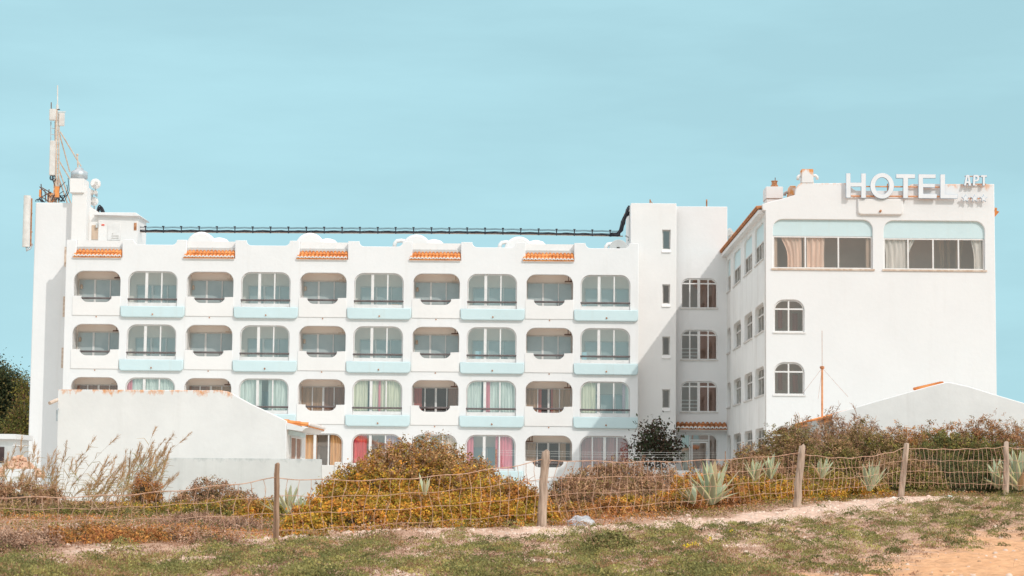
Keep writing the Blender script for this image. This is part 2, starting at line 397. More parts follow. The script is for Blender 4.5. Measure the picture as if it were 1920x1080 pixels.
# recessed parapets above the odd columns with their tile canopies
for p in range(5):
    R_ = XR-PW*p; a, b = R_-PW, R_-3.48
    if p == 4: a = XR-30.52
    m_ = MB().box(a+.001, b-.001, Y0+.45, Y0+.75, STEP-.5, BUMP-.03)
    m_.build("parapet", M['white_clean'], hotel)
    tiles("tile_canopy", hotel, F0, a-.14, b-.03, STEP+.57, -.42, STEP+.06, .13, pitch=.195)
    # return of the flank behind the raised ends
    MB().box(b+.002, b+.25, Y0+.252, Y0+.9, STEP, BUMP-.004).box(a-.25, a-.002, Y0+.252, Y0+.9, STEP, BUMP-.004).build("parapet_return", M['white'], hotel)
# bays
def rear_door(u0, u1, z, curt=None, open_b=True):
    fb = FR(Y0+BACK)
    if open_b:
        head = z-.33; a, b = u0+.03, u1-.03
    else:
        head = z-.62; a, b = u0+.25, u1+.0
    bot = z-2.4
    d = plate("rear_door", [rr(a, bot, b, head), rr(a+.05, bot+.05, b-.05, head-.05)], fb, .02, .09, M['frame_grey'], hotel)
    mb = MB(); W = b-a
    for q_, hw in ((.36, .055), (.70, .03)) if not curt else ((.26, .03), (.5, .055), (.74, .03)):
        MB().fbox(fb, a+W*q_-hw, a+W*q_+hw, bot+.03, head-.03, .018, .1).build("door_bar", M['frame'], d)
    plate("pane", [rr(a+.03, bot+.03, b-.03, head-.03)], fb, .05, .06, M['door_grey'] if not curt else M['glass_dark'], d)
    if curt:
        MB().fbox(fb, a+.03, b-.03, bot+.03, head-.03, .005, .012).build("dark_room_panel", M['dark'], d)  # dark sheet painted in place of the unlit room behind the pane
        for (f0, f1, c) in curt:
            curtain(d, fb, a+.04+(W-.08)*f0, a+.04+(W-.08)*f1, bot+.05, head-.05, .03, M['c_'+c], amp=.01)
    return d
RND = random.Random(5)
odd_c = {(4, 2): [(0, 1, 'brown')], (3, 2): [(0, .45, 'brown'), (.45, 1, 'tan')], (2, 2): [(0, .5, 'tan'), (.5, 1, 'brown')], (1, 2): [(0, .18, 'maroon'), (.78, 1, 'brown')],
         (0, 2): [(0, .24, 'tan'), (.26, .34, 'maroon'), (.55, .6, 'maroon'), (.6, 1, 'tan')], (0, 3): [(0, .22, 'tan'), (.74, .9, 'tan')]}
even_c = {(4, 2): [(0, .12, 'pink'), (.12, .5, 'mint'), (.5, 1, 'mint')], (3, 2): [(0, .45, 'mint'), (.58, 1, 'mint')],
          (2, 2): [(0, .3, 'cream'), (.34, .52, 'cream'), (.52, .56, 'pink'), (.56, 1, 'cream')], (1, 2): [(0, .30, 'mint'), (.35, .48, 'pink'), (.48, 1, 'mint')],
          (0, 2): [(0, .31, 'cream'), (.86, .92, 'lilac'), (.92, 1, 'mint')], (2, 3): [(0, .3, 'red'), (.68, 1, 'lilac')],
          (1, 3): [(0, .15, 'pink'), (.6, .66, 'pink'), (.68, .95, 'pink')], (0, 3): [(0, .24, 'maroon'), (.25, 1, 'maroon')], (3, 3): [(0, .3, 'mint')], (4, 3): [(0, .3, 'mint')]}
glz_c = {(2, 3): [(0, .42, 'orange'), (.72, 1, 'orange')], (1, 3): [(.6, 1, 'peach')]}
for (t, p, r, u0, u1, z, h) in bays:
    R_ = XR-PW*p
    if t == 'o':
        rear_door(u0, u1, z, odd_c.get((p, r)))
        pb = z-47.3*k_; nb = z-59*k_; bot = z-84*k_
        nu0, nu1 = R_-5.66, R_-3.98; rad = .36
        lp = [(u0-.04, bot), (u1+.03, bot), (u1+.03, pb), (nu1, pb), (nu1, nb+rad)] + arc(nu1-rad, nb+rad, rad, 0, -90)[1:] + arc(nu0+rad, nb+rad, rad, -90, -180) + [(nu0, pb), (u0-.04, pb)]
        par = plate("balcony_parapet", [lp], F0, -.16, .045, M['white_clean'], hotel, bevel=.015)
        MB().tube([(nu0-.04, Y0+.06, nb+.22), (nu1+.04, Y0+.06, nb+.22)], .055, 8).build("handrail", M['rail'], par, smooth=True)
        MB().tube([((u0+u1)/2, Y0+.04, bot-.06), ((u0+u1)/2+.01, Y0-.03, bot-.075)], .035, 8).build("drain_spout", M['rust'], hotel)
        # folded awning bracket hung below the ceiling
        s = -1 if (p, r) == (0, 3) else 1
        uu = (u1-.24) if s > 0 else (u0+.24)
        MB().box(uu-.2, uu+.2, Y0+.5, Y0+.62, z-.34, z-.27).box(uu-.02, uu+.02, Y0+.54, Y0+.58, z-.27, z+.1).box(uu+.12, uu+.17, Y0+.52, Y0+.6, z-.27, z+.1).build("awning_bracket", M['beige'] if RND.random() < .6 else M['blacksteel'], hotel)
        if r < 2 and RND.random() < .7:
            MB().lathe((u0+.18 if s > 0 else u1-.2, Y0+BACK-.10, z-.75), [(.05, -.12), (.07, -.1), (.07, .08), (.03, .12)], 10).build("wall_lamp", M['beige'], hotel)
    else:
        cur = (even_c if t == 'e' else glz_c).get((p, r))
        mull = (.37, .68) if not (p == 0 and r == 3) else (.25, .5, .75)
        wdw = window(hotel, F0, u0+.015, u1-.015, z-h+.005, z-.012, mull, w=-.14, r=.50, fw=.045, gm=M['glass'], wide=(mull[0],) if len(mull) == 2 else (.5,))
        MB().fbox(F0, u0+.06, u1-.06, z-h+.045, z-h+.19, -.19, -.10).build("window_rail", M['frame'], wdw)
        if cur:
            for (f0, f1, c) in cur:
                curtain(hotel, F0, u0+.02+(u1-u0-.04)*f0, u0+.02+(u1-u0-.04)*f1, z-h-.1, z+.05, -.26, M['c_'+c], folds=6, amp=.035)
        rear_door(u0, u1, z, None, open_b=False)
        if r == 3 and t == 'g': continue
        if r < 3:
            MB().tube([(u0-.02, Y0+.045, z-52.5*k_), (u1+.02, Y0+.045, z-52.5*k_)], .05, 8).build("handrail", M['rail'], hotel)
        if r < 3 or p == 1:
            bt = z-66*k_; bb = z-87.5*k_
            bd = plate("aqua_band", [rr(R_-3.47, bb, R_-.015, bt, 0, 0, .17, .17)], F0, -.02, .17, M['band'], hotel, bevel=.05)
            uc = (u0+u1)/2+.05
            MB().tube([(uc, Y0-.15, bb+.19), (uc+.02, Y0-.23, bb+.165)], .04, 8).build("drain_spout", M['rust'], bd)
# small things left in the glazed balconies
def small_box(u, v, w, sx, sz, mat, name): MB().fbox(F0, u, u+sx, v, v+sz, w-.3, w).build(name, mat, hotel)
aqua_plastic = noise_mat("light blue plastic", (.45, .70, .78), (.55, .78, .84), 4, .5)
for (p, r, f, wd, hh, mt) in [(0, 0, .02, .22, .28, 'b'), (0, 1, .02, .26, .62, 'b'), (1, 1, .16, .30, .62, 'b'), (1, 0, .17, .36, .22, 'b'), (1, 1, .82, .4, .30, 'w'),
                              (2, 0, .75, .4, .24, 't'), (3, 0, .72, .35, .22, 't'), (4, 0, .76, .5, .22, 't'), (4, 1, .80, .35, .22, 't'), (2, 1, .4, .5, .24, 'w')]:
    R_ = XR-PW*p; z = zt[r]-H_EVEN
    small_box(R_-3.08+2.64*f, z-.2, -.45, wd, hh+.2, aqua_plastic if mt == 'b' else (M['c_orange'] if mt == 't' else M['white_clean']), "storage_crate" if mt != 'w' else "white_tub")
# white discs standing on the roof behind the parapet
def disc_vent(px, py_top, Y, rad, hole=False, side=0):
    c = at(px, py_top, Y); cz = c.z-rad
    loops = [arc(c.x, cz, rad, 0, 360, 28)[:-1]]
    if hole: loops.append(arc(c.x-.02, cz+.0, .11, 0, 360, 12)[:-1])
    o = plate("chimney_vent", loops, FR(Y), -.9, 0, M['white_clean'] if not hole else M['concrete'], hotel, bevel=.12 if not hole else .03, smooth=False)
    if hole: MB().box(c.x-.2, c.x+.16, Y+.2, Y+.25, cz-.2, cz+.2).build("vent_core", M['dark'], o)
    if side: MB().lathe((c.x+side*rad*1.15, Y+.5, LOW-.12), [(rad*.8, 0), (rad*.8, .25), (rad*.72, .5), (rad*.5, .68), (rad*.2, .76), (.02, .78)], 18).build("vent_shoulder", M['white_clean'], o, smooth=True)
    MB().box(c.x-.2, c.x+.2, Y+.2, Y+.7, LOW-.2, cz-.1).build("vent_foot", M['white_clean'], o)
    return o
for px, py in ((377, 434), (581, 436), (781, 439), (973, 443)): disc_vent(px, py, Y0+1.6, .82, side=1)
disc_vent(1160, 449, Y0+.9, .52, hole=True)
for px, py in ((744, 452), (941, 455), (1140, 458)):
    c = at(px, py, Y0+1.9)
    MB().tube([(c.x-.15, Y0+1.9, c.z-.4), (c.x-.1, Y0+1.9, c.z-.12), (c.x, Y0+1.9, c.z), (c.x+.25, Y0+1.9, c.z+.03), (c.x+.5, Y0+1.9, c.z-.02)], .11, 8).build("vent_pipe", M['white_clean'], hotel, smooth=True)

# ---------------------------------------------------------------- left tower
YT = Y0+2.2; FT = FR(YT)
TL = tx(60, 600, YT); TRr = XL+.5; TZ = tz(100, 380, YT)
MB().box(TL, TRr, YT, YT+6, BASE-.4, TZ).build("tower_wall", M['white'], hotel, bevel=.04)
# narrow recess strips on the tower next to the block
mb = MB()
for (y0, y1) in ((463, 500), (556, 594), (652, 690)):
    mb.fbox(FT, tx(118, 580, YT), tx(126, 580, YT), tz(120, y1, YT), tz(120, y0, YT), -.01, .03)
mb.build("stair_window", M['beige'], hotel)
# chimney column with metal cowl
cx0, cx1 = tx(137, 450, YT), tx(165, 450, YT)
zc = tz(150, 352, YT)
col_ = MB().box(cx0, cx1, YT-.6, YT+.5, tz(150, 455, YT), zc-.001)
col_.box(tx(136, 350, YT), tx(163, 350, YT), YT-.75, YT+.55, tz(150, 365, YT), tz(150, 338, YT))
chim = col_.build("chimney", M['white_clean'], hotel, bevel=.03)
cc = at(149, 337, YT); 
MB().lathe((cc.x, YT-.1, cc.z), [(.30, 0), (.46, .04), (.47, .40), (.42, .44), (.40, .46), (.24, .52), (.22, .60), (.14, .66), (.01, .68)], 24).build("chimney_cowl", M['metal'], chim, smooth=True)
# sloping stair head wall and plant room
pts = [(tx(x, y, YT+.3), tz(x, y, YT+.3)) for x, y in ((164, 385), (166, 385), (187, 400), (187, 455), (164, 455))]
plate("stair_head_wall", [pts[::-1]], FR(YT+.3), -2.5, 0, M['white_clean'], hotel)
MB().fbox(FR(YT+.28), tx(170, 430, YT), tx(183, 430, YT), tz(175, 448, YT), tz(175, 421, YT), -.02, .02).build("rusty_hatch", M['c_beige'], hotel)
YP = YT+.2
ph = MB().box(tx(184, 430, YP), tx(258, 430, YP), YP, YP+2.6, tz(220, 458, YP), tz(220, 403, YP)).build("plant_room", M['white_clean'], hotel, bevel=.02)
rf = [(tx(x, y, YP), tz(x, y, YP)) for x, y in ((176, 402), (262, 402), (266, 407), (258, 409), (184, 407))]
plate("plant_room_roof", [[(tx(177, 404, YP), tz(177, 404, YP)), (tx(264, 406, YP), tz(264, 406, YP)), (tx(256, 399.5, YP), tz(256, 399.5, YP)), (tx(188, 399, YP), tz(188, 399, YP))]], FR(YP-.25), -3.1, 0, M['white'], ph, bevel=.02)
FP = FR(YP)
d_ = plate("plant_room_door", [rr(tx(202, 430, YP), tz(210, 450, YP), tx(226, 430, YP), tz(210, 419, YP))], FP, 0, .035, M['frame'], ph)
MB().fbox(FP, tx(210, 430, YP), tx(223, 430, YP), tz(210, 443, YP), tz(210, 441, YP), .03, .06).fbox(FP, tx(210, 430, YP), tx(223, 430, YP), tz(210, 447, YP), tz(210, 445.5, YP), .03, .06).fbox(FP, tx(211, 430, YP), tx(212.5, 430, YP), tz(210, 439, YP), tz(210, 437, YP), .03, .07).build("door_vent", M['frame_grey'], d_)
MB().fbox(FP, tx(190.5, 420, YP), tx(196, 420, YP), tz(193, 423, YP), tz(193, 420.5, YP), .0, .03).build("warning_plate", noise_mat("red enamel", (.75, .10, .06), (.82, .14, .08), 3, .5), ph)
MB().box(tx(180, 430, YP), tx(183, 430, YP), YP-.1, YP+.2, tz(180, 427, YP), tz(180, 419, YP)).build("junction_box", M['concrete'], hotel)
MB().fbox(FR(YP), tx(251, 430, YP), tx(256, 430, YP), tz(254, 432, YP), tz(254, 418, YP), -.01, .02).build("plant_room_window", M['rust'], ph)

# ---------------------------------------------------------------- stair blocks between the wings
YA = Y0+1.0; YB = Y0+1.9
FA, FB = FR(YA), FR(YB)
AL, AR, AZ = tx(1183, 450, YA), tx(1268, 600, YA), tz(1225, 381, YA)
WX = tx(1435.5, 560, 95.0)
BR, BZ = WX+.04, tz(1310, 387, YB)
sw = [(1242, 1257, 431, 468), (1242, 1256, 533.5, 570), (1242, 1256, 631.5, 666.5), (1242, 1256, 730.5, 765.5)]
holes = []; swc = []
for (a, b, c, d) in sw:
    e = (tx(a, (c+d)/2, YA), tx(b, (c+d)/2, YA), tz(1249, d, YA), tz(1249, c, YA)); swc.append(e)
    holes.append(rr(e[0], e[2], e[1], e[3]))
plate("stair_block_wall", [[(AL, BASE), (AR, BASE), (AR, AZ), (AL, AZ)]]+holes, FA, -.3, 0, M['white_clean'], hotel, bevel=.03)
for i, e in enumerate(swc):
    window(hotel, FA, e[0]+.005, e[1]-.005, e[2]+.02, e[3]-.005, w=-.2, fw=.05, gm=M['glass'] if i == 0 else M['glass_dark'], fm=M['frame_grey'])
    MB().add([FA(*p) for p in ((e[0]-.05, e[2]+.02, -.02), (e[1]+.05, e[2]+.02, -.02), (e[1]+.02, e[2]-.16, .07), (e[0]-.02, e[2]-.16, .07), (e[0]-.05, e[2]-.16, -.02), (e[1]+.05, e[2]-.16, -.02))],
             [(0, 3, 2, 1), (3, 4, 5, 2), (0, 4, 3), (1, 2, 5)]).build("window_sill", M['white_clean'], hotel)
bw = [(1277, 1345, 522.5, 578), (1277, 1345, 619, 674.5), (1276.5, 1345, 715.5, 772.5), (1276, 1345.5, 814, 884)]
holes = []; bwc = []
for (a, b, c, d) in bw:
    e = (tx(a, (c+d)/2, YB), tx(b, (c+d)/2, YB), tz(1310, d, YB), tz(1310, c, YB)); bwc.append(e)
    holes.append(rr(e[0], e[2], e[1], e[3], .42, .42))
plate("stair_hall_wall", [[(AR+.01, BASE), (BR, BASE), (BR, BZ), (AR+.01, BZ)]]+holes, FB, -.3, 0, M['white'], hotel, bevel=.03)
for i, e in enumerate(bwc[:3]):
    W = window(hotel, FB, e[0]+.01, e[1]-.01, e[2]+.01, e[3]-.01, (.24, .49, .75), trans=e[3]-.27, w=-.1, r=.40, fw=.05, gm=M['glass_dark'], wide=(.49,))
    MB().fbox(FB, e[0]-.05, e[1]+.05, e[2]-.07, e[2]+.005, -.2, .05).build("window_sill", M['frame_grey'], W)
# entrance: glazed side lights and a white door
e = bwc[3]; W = e[1]-e[0]
ent = window(hotel, FB, e[0]+.01, e[1]-.01, e[2]+.01, e[3]-.01, (.25, .77), w=-.1, r=.40, fw=.05, gm=M['glass'], fm=M['frame'], name="entrance_glazing")
dr = plate("entrance_door", [rr(e[0]+W*.29, e[2]+.05, e[0]+W*.74, e[3]-.40), rr(e[0]+W*.33, e[2]+.15, e[0]+W*.70, e[3]-.48)], FB, -.14, -.05, M['frame'], hotel)
MB().fbox(FB, e[0]+W*.25, e[0]+W*.78, e[3]-.36, e[3]-.29, -.13, -.05).build("door_lintel", M['frame'], dr)
MB().fbox(FB, e[0]+W*.69, e[0]+W*.72, e[2]+.9, e[2]+1.1, -.05, .02).build("door_handle", M['metal'], dr)
curtain(hotel, FB, e[0]+.05, e[0]+W*.24, e[2], e[3], -.35, M['c_mint'], amp=.03)
tiles("tile_canopy", hotel, FB, AR+.05, BR-.06, tz(1310, 792, YB)-.05, .03, tz(1310, 804, YB)+.0, .50, pitch=.235, courses=2, mat=M['tile_old'])
# rooms behind the stair windows
mb = MB(); mb.box(AL+.3, BR-.2, YB+3, YB+3.2, BASE, BZ-.3)
mb.build("inner_wall", M['brownroom'], hotel)
mb = MB()
for z in (BZ-.25, bwc[0][3]+.1, bwc[1][3]+.1, bwc[2][3]+.1, bwc[3][3]+.12): MB().box(AL+.05, BR-.3, YB+.31, YB+5.8, z, z+.2).build("stair_landing", M['room'], hotel)
MB().box(AL+.001, AL+.25, YA+.301, YA+6, BASE, AZ).box(AL+.25, AR, YA+.31, YA+6, AZ-.25, AZ-.05).box(AR-.2, AR-.01, YA+.31, YA+6, BZ, AZ-.3).build("stair_block_flank", M['white_clean'], hotel)
mb = MB()
mb.box(BR-.25, BR-.001, YB+.31, YB+5.6, BASE, BZ-.001).build("stair_hall_flank", M['white_clean'], hotel)
# stair railings glimpsed behind the hall windows
mb = MB()
for i, e in enumerate(bwc[1:3]):
    for k in range(3): mb.box(e[0], (e[0]+e[1])/2, YB+1.2, YB+1.25, e[2]+.25+k*.2, e[2]+.31+k*.2)
mb.build("stair_railing", M['frame'], hotel)
MB().tube([at(1219, 383, YA+.5), at(1219, 374, YA+.5)], .04).tube([at(1219, 376, YA+.5), at(1224, 382, YA+.5)], .02).build("roof_stub_pole", M['rust'], hotel)
MB().tube([at(1325, 390, YB+.5), at(1325, 374, YB+.5)], .045).build("roof_stub_pole", M['rust'], hotel)

# ---------------------------------------------------------------- right wing
YF = 95.0; FF = FR(YF)
WX = tx(1435.5, 560, YF); WR = tx(1867, 560, YF)
def pf(px, py): return (tx(px, py, YF), tz(px, py, YF))
cor = pf(1435, 381)
outl = [(WX, BASE), (WR, BASE), (WR, pf(1866, 345)[1]), (pf(1712, 345)[0], pf(1712, 345)[1])]
lowz = pf(1650, 357.5)[1]; r_ = pf(1709, 345)[1]-lowz
xl_, xh_ = pf(1693, 357)[0], pf(1608, 357)[0]
outl += [(xl_+r_*1.2, pf(1709, 345)[1]-.02)] + [(xl_+r_*.5, pf(1709, 345)[1]-.14), (xl_, pf(1700, 352)[1]-.1), (xl_, lowz), (xh_, lowz)]
hz = pf(1600, 343)[1]; r2 = hz-lowz
outl += [(xh_-.03-.42*t, lowz+(hz-lowz)*(t**1.8)) for t in (.15, .35, .6, .85, 1.0)]
outl += [pf(1526, 343.5), pf(1524, 318.5), pf(1505, 318.5), pf(1504, 342), pf(1498, 345), pf(1494, 350), pf(1492, 356), pf(1491.5, 365)]
outl += [pf(1470, 371.5), pf(1450, 376.5), pf(1430, 382), (pf(1430, 394)[0], pf(1430, 394)[1]), (WX, pf(1434, 394.5)[1])]
G1 = (*pf(1449.5, 503.5), *pf(1636, 412.5)); G2 = (*pf(1657.5, 505.5), *pf(1846, 415))
SW = [(1451, 1508, 562.5, 622.5), (1451, 1508, 680, 740), (1451, 1508, 799, 858)]
holes = [rr(G1[0], G1[1], G1[2], G1[3], .45, .45), rr(G2[0], G2[1], G2[2], G2[3], .45, .45)]
swf = []
for (a, b, c, d) in SW:
    e = (*pf(a, d), *pf(b, c)); swf.append(e); holes.append(rr(e[0], e[1], e[2], e[3], .48, .48))
M['wing'] = stucco("white gable render", WALL, amount=.10, mottle=.02, rust_z=pf(1700, 345)[1], rust_amt=.6, rust_k=.34)
plate("wing_gable_wall", [outl[::1]]+holes, FF, -.35, 0, M['wing'], hotel, bevel=.03)
for gi, (G, mull, py0) in enumerate(((G1, (.327, .66), 443), (G2, (.243, .492, .745), 445.5))):
    hb = tz(1650, py0, YF)
    plate("aqua_band", [rr(G[0]-.05, hb, G[2]+.05, G[3]+.05)], FF, -.30, -.12, M['band'], hotel)
    W = window(hotel, FF, G[0]+.01, G[2]-.01, G[1]+.02, hb-.01, mull, w=-.16, fw=.06, gm=M['glass_haze'])
    MB().fbox(FF, G[0]-.08, G[2]+.08, G[1]-.06, G[1]+.01, -.2, .06).build("window_sill", M['beige'], W)
    def cu(f0, f1, c, gth=0, side=0, w=-.27): curtain(hotel, FF, G[0]+(G[2]-G[0])*f0, G[0]+(G[2]-G[0])*f1, G[1]-.02, hb+.1, w, M['c_'+c], folds=4, amp=.04, gather=gth, side=side)
    if gi == 0:
        cu(.0, .05, 'beige'); cu(.06, .30, 'peach', .38, 1, w=-.28); cu(.31, .345, 'beige'); cu(.345, .53, 'peach', .05); cu(.94, 1.0, 'beige')
    else:
        cu(0, .235, 'white', .12, 1); cu(.235, .34, 'white', .85, 0); cu(.76, .86, 'beige', .5, 0, w=-1.2); cu(.86, 1.0, 'white', .3, 1)
        cu(.58, .66, 'beige', .4, 1, w=-1.4); cu(.68, .72, 'beige', .2, 1, w=-1.5)
for e in swf:
    W = window(hotel, FF, e[0]+.01, e[2]-.01, e[1]+.01, e[3]-.01, (.49,), trans=e[3]-.42, w=-.12, r=.46, fw=.05, gm=M['glass_haze'])
    MB().fbox(FF, e[0]-.04, e[2]+.06, e[1]-.06, e[1]+.005, -.2, .05).build("window_sill", M['frame'], W)
    MB().box(e[0]+.4, e[0]+.6, YF+1.75, YF+1.8, e[1]+.3, e[1]+1.2).box(e[0]+1.05, e[0]+1.3, YF+1.6, YF+1.7, e[1]+.2, e[1]+1.0).build("corridor_door", M['maroon'] if 'maroon' in M else M['c_maroon'], hotel)
# overflow box under the sign
pb_ = plate("overflow_box", [rr(*pf(1608, 403), *pf(1692.5, 374), 0, 0, .16, .16)], FF, -.02, .14, M['white_clean'], hotel, bevel=.05)
MB().tube([(pf(1649, 398)[0], YF-.1, pf(1649, 398)[1]), (pf(1650, 396)[0], YF-.22, pf(1650, 396)[1])], .05, 8).build("drain_spout", M['rust'], pb_)
# flank wall of the wing, facing left
YE = YB+.2
fz = SD(WX); EZ = tz(1434, 392, YF)
def side_at(px, py):
    d = RC @ Vector(((px-960)/FPX, (540-py)/FPX, -1.0)); t = WX/d.x
    return (d.y*t, EYE+d.z*t)
cols = [(side_at(1362, 700)[0]+.55, side_at(1370, 700)[0]), (side_at(1377, 700)[0]+.55, side_at(1389, 700)[0]), (side_at(1397, 700)[0]+.45, side_at(1410.5, 700)[0]), (side_at(1417, 700)[0]+.35, 95.75)]
zz = [(side_at(1417, 498)[1], side_at(1417, 430)[1]), (side_at(1417, 629)[1], side_at(1417, 577)[1]), (side_at(1417, 745)[1], side_at(1417, 693)[1]), (side_at(1417, 862)[1], side_at(1417, 805)[1])]
holes = []; sd = []
for (ya, yb) in cols:
    for j, (v0, v1) in enumerate(zz):
        u0, u1 = -min(ya, YE-.4), -yb
        if j == 0: v1 = zz[0][0]+ (zz[0][1]-zz[0][0])
        holes.append(rr(u0, v0, u1, v1, .42, .42)); sd.append((u0, u1, v0, v1, j))
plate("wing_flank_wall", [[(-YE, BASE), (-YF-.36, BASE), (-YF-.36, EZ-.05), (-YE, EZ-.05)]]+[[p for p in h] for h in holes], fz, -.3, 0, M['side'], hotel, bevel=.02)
for (u0, u1, v0, v1, j) in sd:
    if j == 0:
        hb = v0+(v1-v0)*.52
        plate("aqua_band", [rr(u0-.04, hb, u1+.04, v1+.04)], fz, -.28, -.10, M['band'], hotel)
        W = window(hotel, fz, u0+.01, u1-.01, v0+.02, hb, (.33, .66), w=-.12, fw=.06, gm=M['glass_side'], fm=M['frame_grey'])
    else:
        W = window(hotel, fz, u0+.01, u1-.01, v0+.02, v1-.01, (.33, .66), trans=v1-.45, w=-.2, r=.40, fw=.06, gm=M['glass_side'], fm=M['frame_grey'])
    MB().fbox(fz, u0-.03, u1+.03, v0-.06, v0+.01, -.15, .05).build("window_sill", M['frame_grey'], W)
    for f in (.05, .4, .72):
        if RND.random() < .6: curtain(hotel, fz, u0+(u1-u0)*f, u0+(u1-u0)*(f+.2), v0, v1, -.45, M['c_white'], folds=3, amp=.03)
# inner shell of the wing
mb = MB(); mb.box(WR-.3, WR-.001, YF+.351, YF+19, BASE, EZ-.1).box(WX+.3, WR-.3, YF+18.7, YF+19, BASE, EZ-.1).build("wing_rear_wall", M['white'], hotel)
mb = MB(); mb.box(WX+.31, WR-.31, YF+1.9, YF+2.05, BASE, EZ-.2).box(WX+3.2, WX+3.35, YF+5.2, YF+18.6, BASE, EZ-.2).build("inner_wall", M['wing_room'], hotel)
mb = MB()
for z in (swf[0][3]+.12, swf[1][3]+.12, swf[2][3]+.12, G1[3]+.12): MB().box(WX+.305, WR-.305, YF+.355, YF+18.6, z, z+.22).build("floor_slab", M['wing_room'], hotel)
# roof: two slopes of tile with the eave over the flank
RX = (WX+WR)/2; ov = .38; TH = .55
def roof_side(sg, xe, xr, mat):
    n = int(18.6/.22); mb = MB()
    ze, zr_ = EZ+.12, EZ+TH
    for i in range(n):
        y = YF+.36+(i+.5)*18.6/n; K = 5; vs = []
        for (x, z) in ((xe, ze), (xr, zr_)):
            for k in range(K+1):
                a = math.pi*k/K; vs.append((x, y-.10*math.cos(a), z+.09*math.sin(a)))
        mb.add(vs, [(k, k+1, K+2+k, K+1+k) for k in range(K)])
        mb.add([(xe, y-.10*math.cos(math.pi*k/K), ze+.09*math.sin(math.pi*k/K)) for k in range(K+1)], [tuple(range(K+1))])
    mb.add([(xe+.02*sg, YF+.36, ze-.06), (xr, YF+.36, zr_-.06), (xr, YF+19, zr_-.06), (xe+.02*sg, YF+19, ze-.06), (xe+.02*sg, YF+.36, ze), (xr, YF+.36, zr_), (xr, YF+19, zr_), (xe+.02*sg, YF+19, ze)],
           [(0, 1, 2, 3), (4, 7, 6, 5), (0, 3, 7, 4), (0, 4, 5, 1), (3, 2, 6, 7)])
    return mb.build("roof", mat, hotel, recalc=False)
roof_side(1, WX-ov, RX, M['tile_old']); roof_side(-1, WR+.2, RX, M['tile_old'])
MB().box(WX-.28, WX+.02, YF+.38, YE+.5, EZ-.16, EZ+.02).build("eave_cornice", M['white'], hotel)
# tip of the right eave by the gable and left corner stub
MB().add([(WR, YF-.02, EZ+.05), (WR+.24, YF+.1, EZ-.02), (WR, YF+.1, EZ-.3), (WR, YF+.5, EZ+.1), (WR+.24, YF+.5, EZ+.02), (WR, YF+.5, EZ-.3)], [(0, 2, 1), (3, 4, 5), (0, 1, 4, 3), (1, 2, 5, 4), (0, 3, 5, 2)]).build("eave_tip", M['tile'], hotel)
# chimneys
YC = YF+2.5
ch = MB().box(tx(1437, 360, YC), tx(1467, 360, YC), YC, YC+1.2, tz(1450, 392, YC), tz(1450, 372.5, YC)).box(tx(1436, 360, YC), tx(1468, 360, YC), YC-.06, YC+1.26, tz(1450, 372.4, YC), tz(1450, 350, YC)).build("chimney", M['white'], hotel, bevel=.02)
c = at(1452, 349, YC+.5); MB().lathe((c.x, YC+.5, c.z-.1), [(.20, 0), (.17, .14), (.13, .16), (.13, .30), (.16, .32), (.16, .35)], 12).build("chimney_pot", M['rust'], ch)
MB().tube([at(1453.5, 339, YC+.5), at(1453.5, 333, YC+.5)], .02).build("chimney_rod", M['blacksteel'], ch)
YC2 = YF+1.2
vp = [(tx(x, y, YC2), tz(x, y, YC2)) for x, y in ((1478, 375), (1480, 350), (1482, 348), (1492, 348.5), (1493, 356), (1493, 375))]
v2 = plate("chimney_vent", [vp[::-1]], FR(YC2), -.7, 0, M['lichen'], hotel, bevel=.02)
MB().tube([at(1480, 362, YC2+.3), at(1474, 360.5, YC2+.3), at(1471.5, 362, YC2+.3), at(1471, 366.5, YC2+.3)], .07, 8).build("vent_pipe", M['concrete'], v2, smooth=True)
# gable chimney side pipes and top
MB().tube([at(1505, 330.5, YF+.15), at(1499, 329.5, YF+.15), at(1496.5, 331.5, YF+.15), at(1496, 337.5, YF+.15)], .07, 8).build("vent_pipe", M['white_clean'], hotel, smooth=True)
MB().tube([at(1524, 330, YF+.15), at(1529, 329, YF+.15), at(1532, 331.5, YF+.15), at(1532.3, 336.5, YF+.15)], .07, 8).build("vent_pipe", M['white_clean'], hotel, smooth=True)
M['lichen2'] = stucco("lichen stained chimney", WALL, rust_z=pf(1510, 316)[1], rust_amt=1.0, amount=.2, rust_k=.48)
a, b = pf(1503.2, 343), pf(1525, 317)
MB().box(a[0], b[0], YF-.03, YF+.6, a[1], b[1]).build("gable_chimney", M['lichen2'], hotel, bevel=.02)

# ================================================================ the rooftop sign
YS = YF-.26; FS = FR(YS)
sign = empty("hotel_sign", (tx(1690, 372, YS), YS, tz(1690, 372, YS)), "white block letters HOTEL APT with three stars on rusty rails along the right gable", "sign")
M['letter'] = noise_mat("white letter face", (.76, .78, .80), (.82, .84, .86), 2, .5)
def S(cx, cy): return (tx(1560+cx/6, 300+cy/6, YS), tz(1560+cx/6, 300+cy/6, YS))
M['letter_side'] = noise_mat("blue grey letter edge", (.30, .42, .54), (.38, .50, .60), 2, .5)
def letter(loops, d=.12, name="letter"):
    o = plate(name, [[S(*p) for p in lp] for lp in loops], FS, -d, 0, [M['letter'], M['letter_side']], sign, bevel=.012)
    for pl in o.data.polygons: pl.material_index = 0 if abs(pl.normal.y) > .95 else 1
    return o
letter([[(158, 425), (158, 148), (210, 148), (210, 252), (328, 252), (328, 150), (383, 150), (383, 428), (328, 428), (328, 300), (212, 300), (212, 425)]])
letter([[(565+135*math.cos(t), 290+146*math.sin(t)) for t in [i*2*math.pi/36 for i in range(36)]], [(565+78*math.cos(t), 290+95*math.sin(t)) for t in [i*2*math.pi/28 for i in range(28)]]])
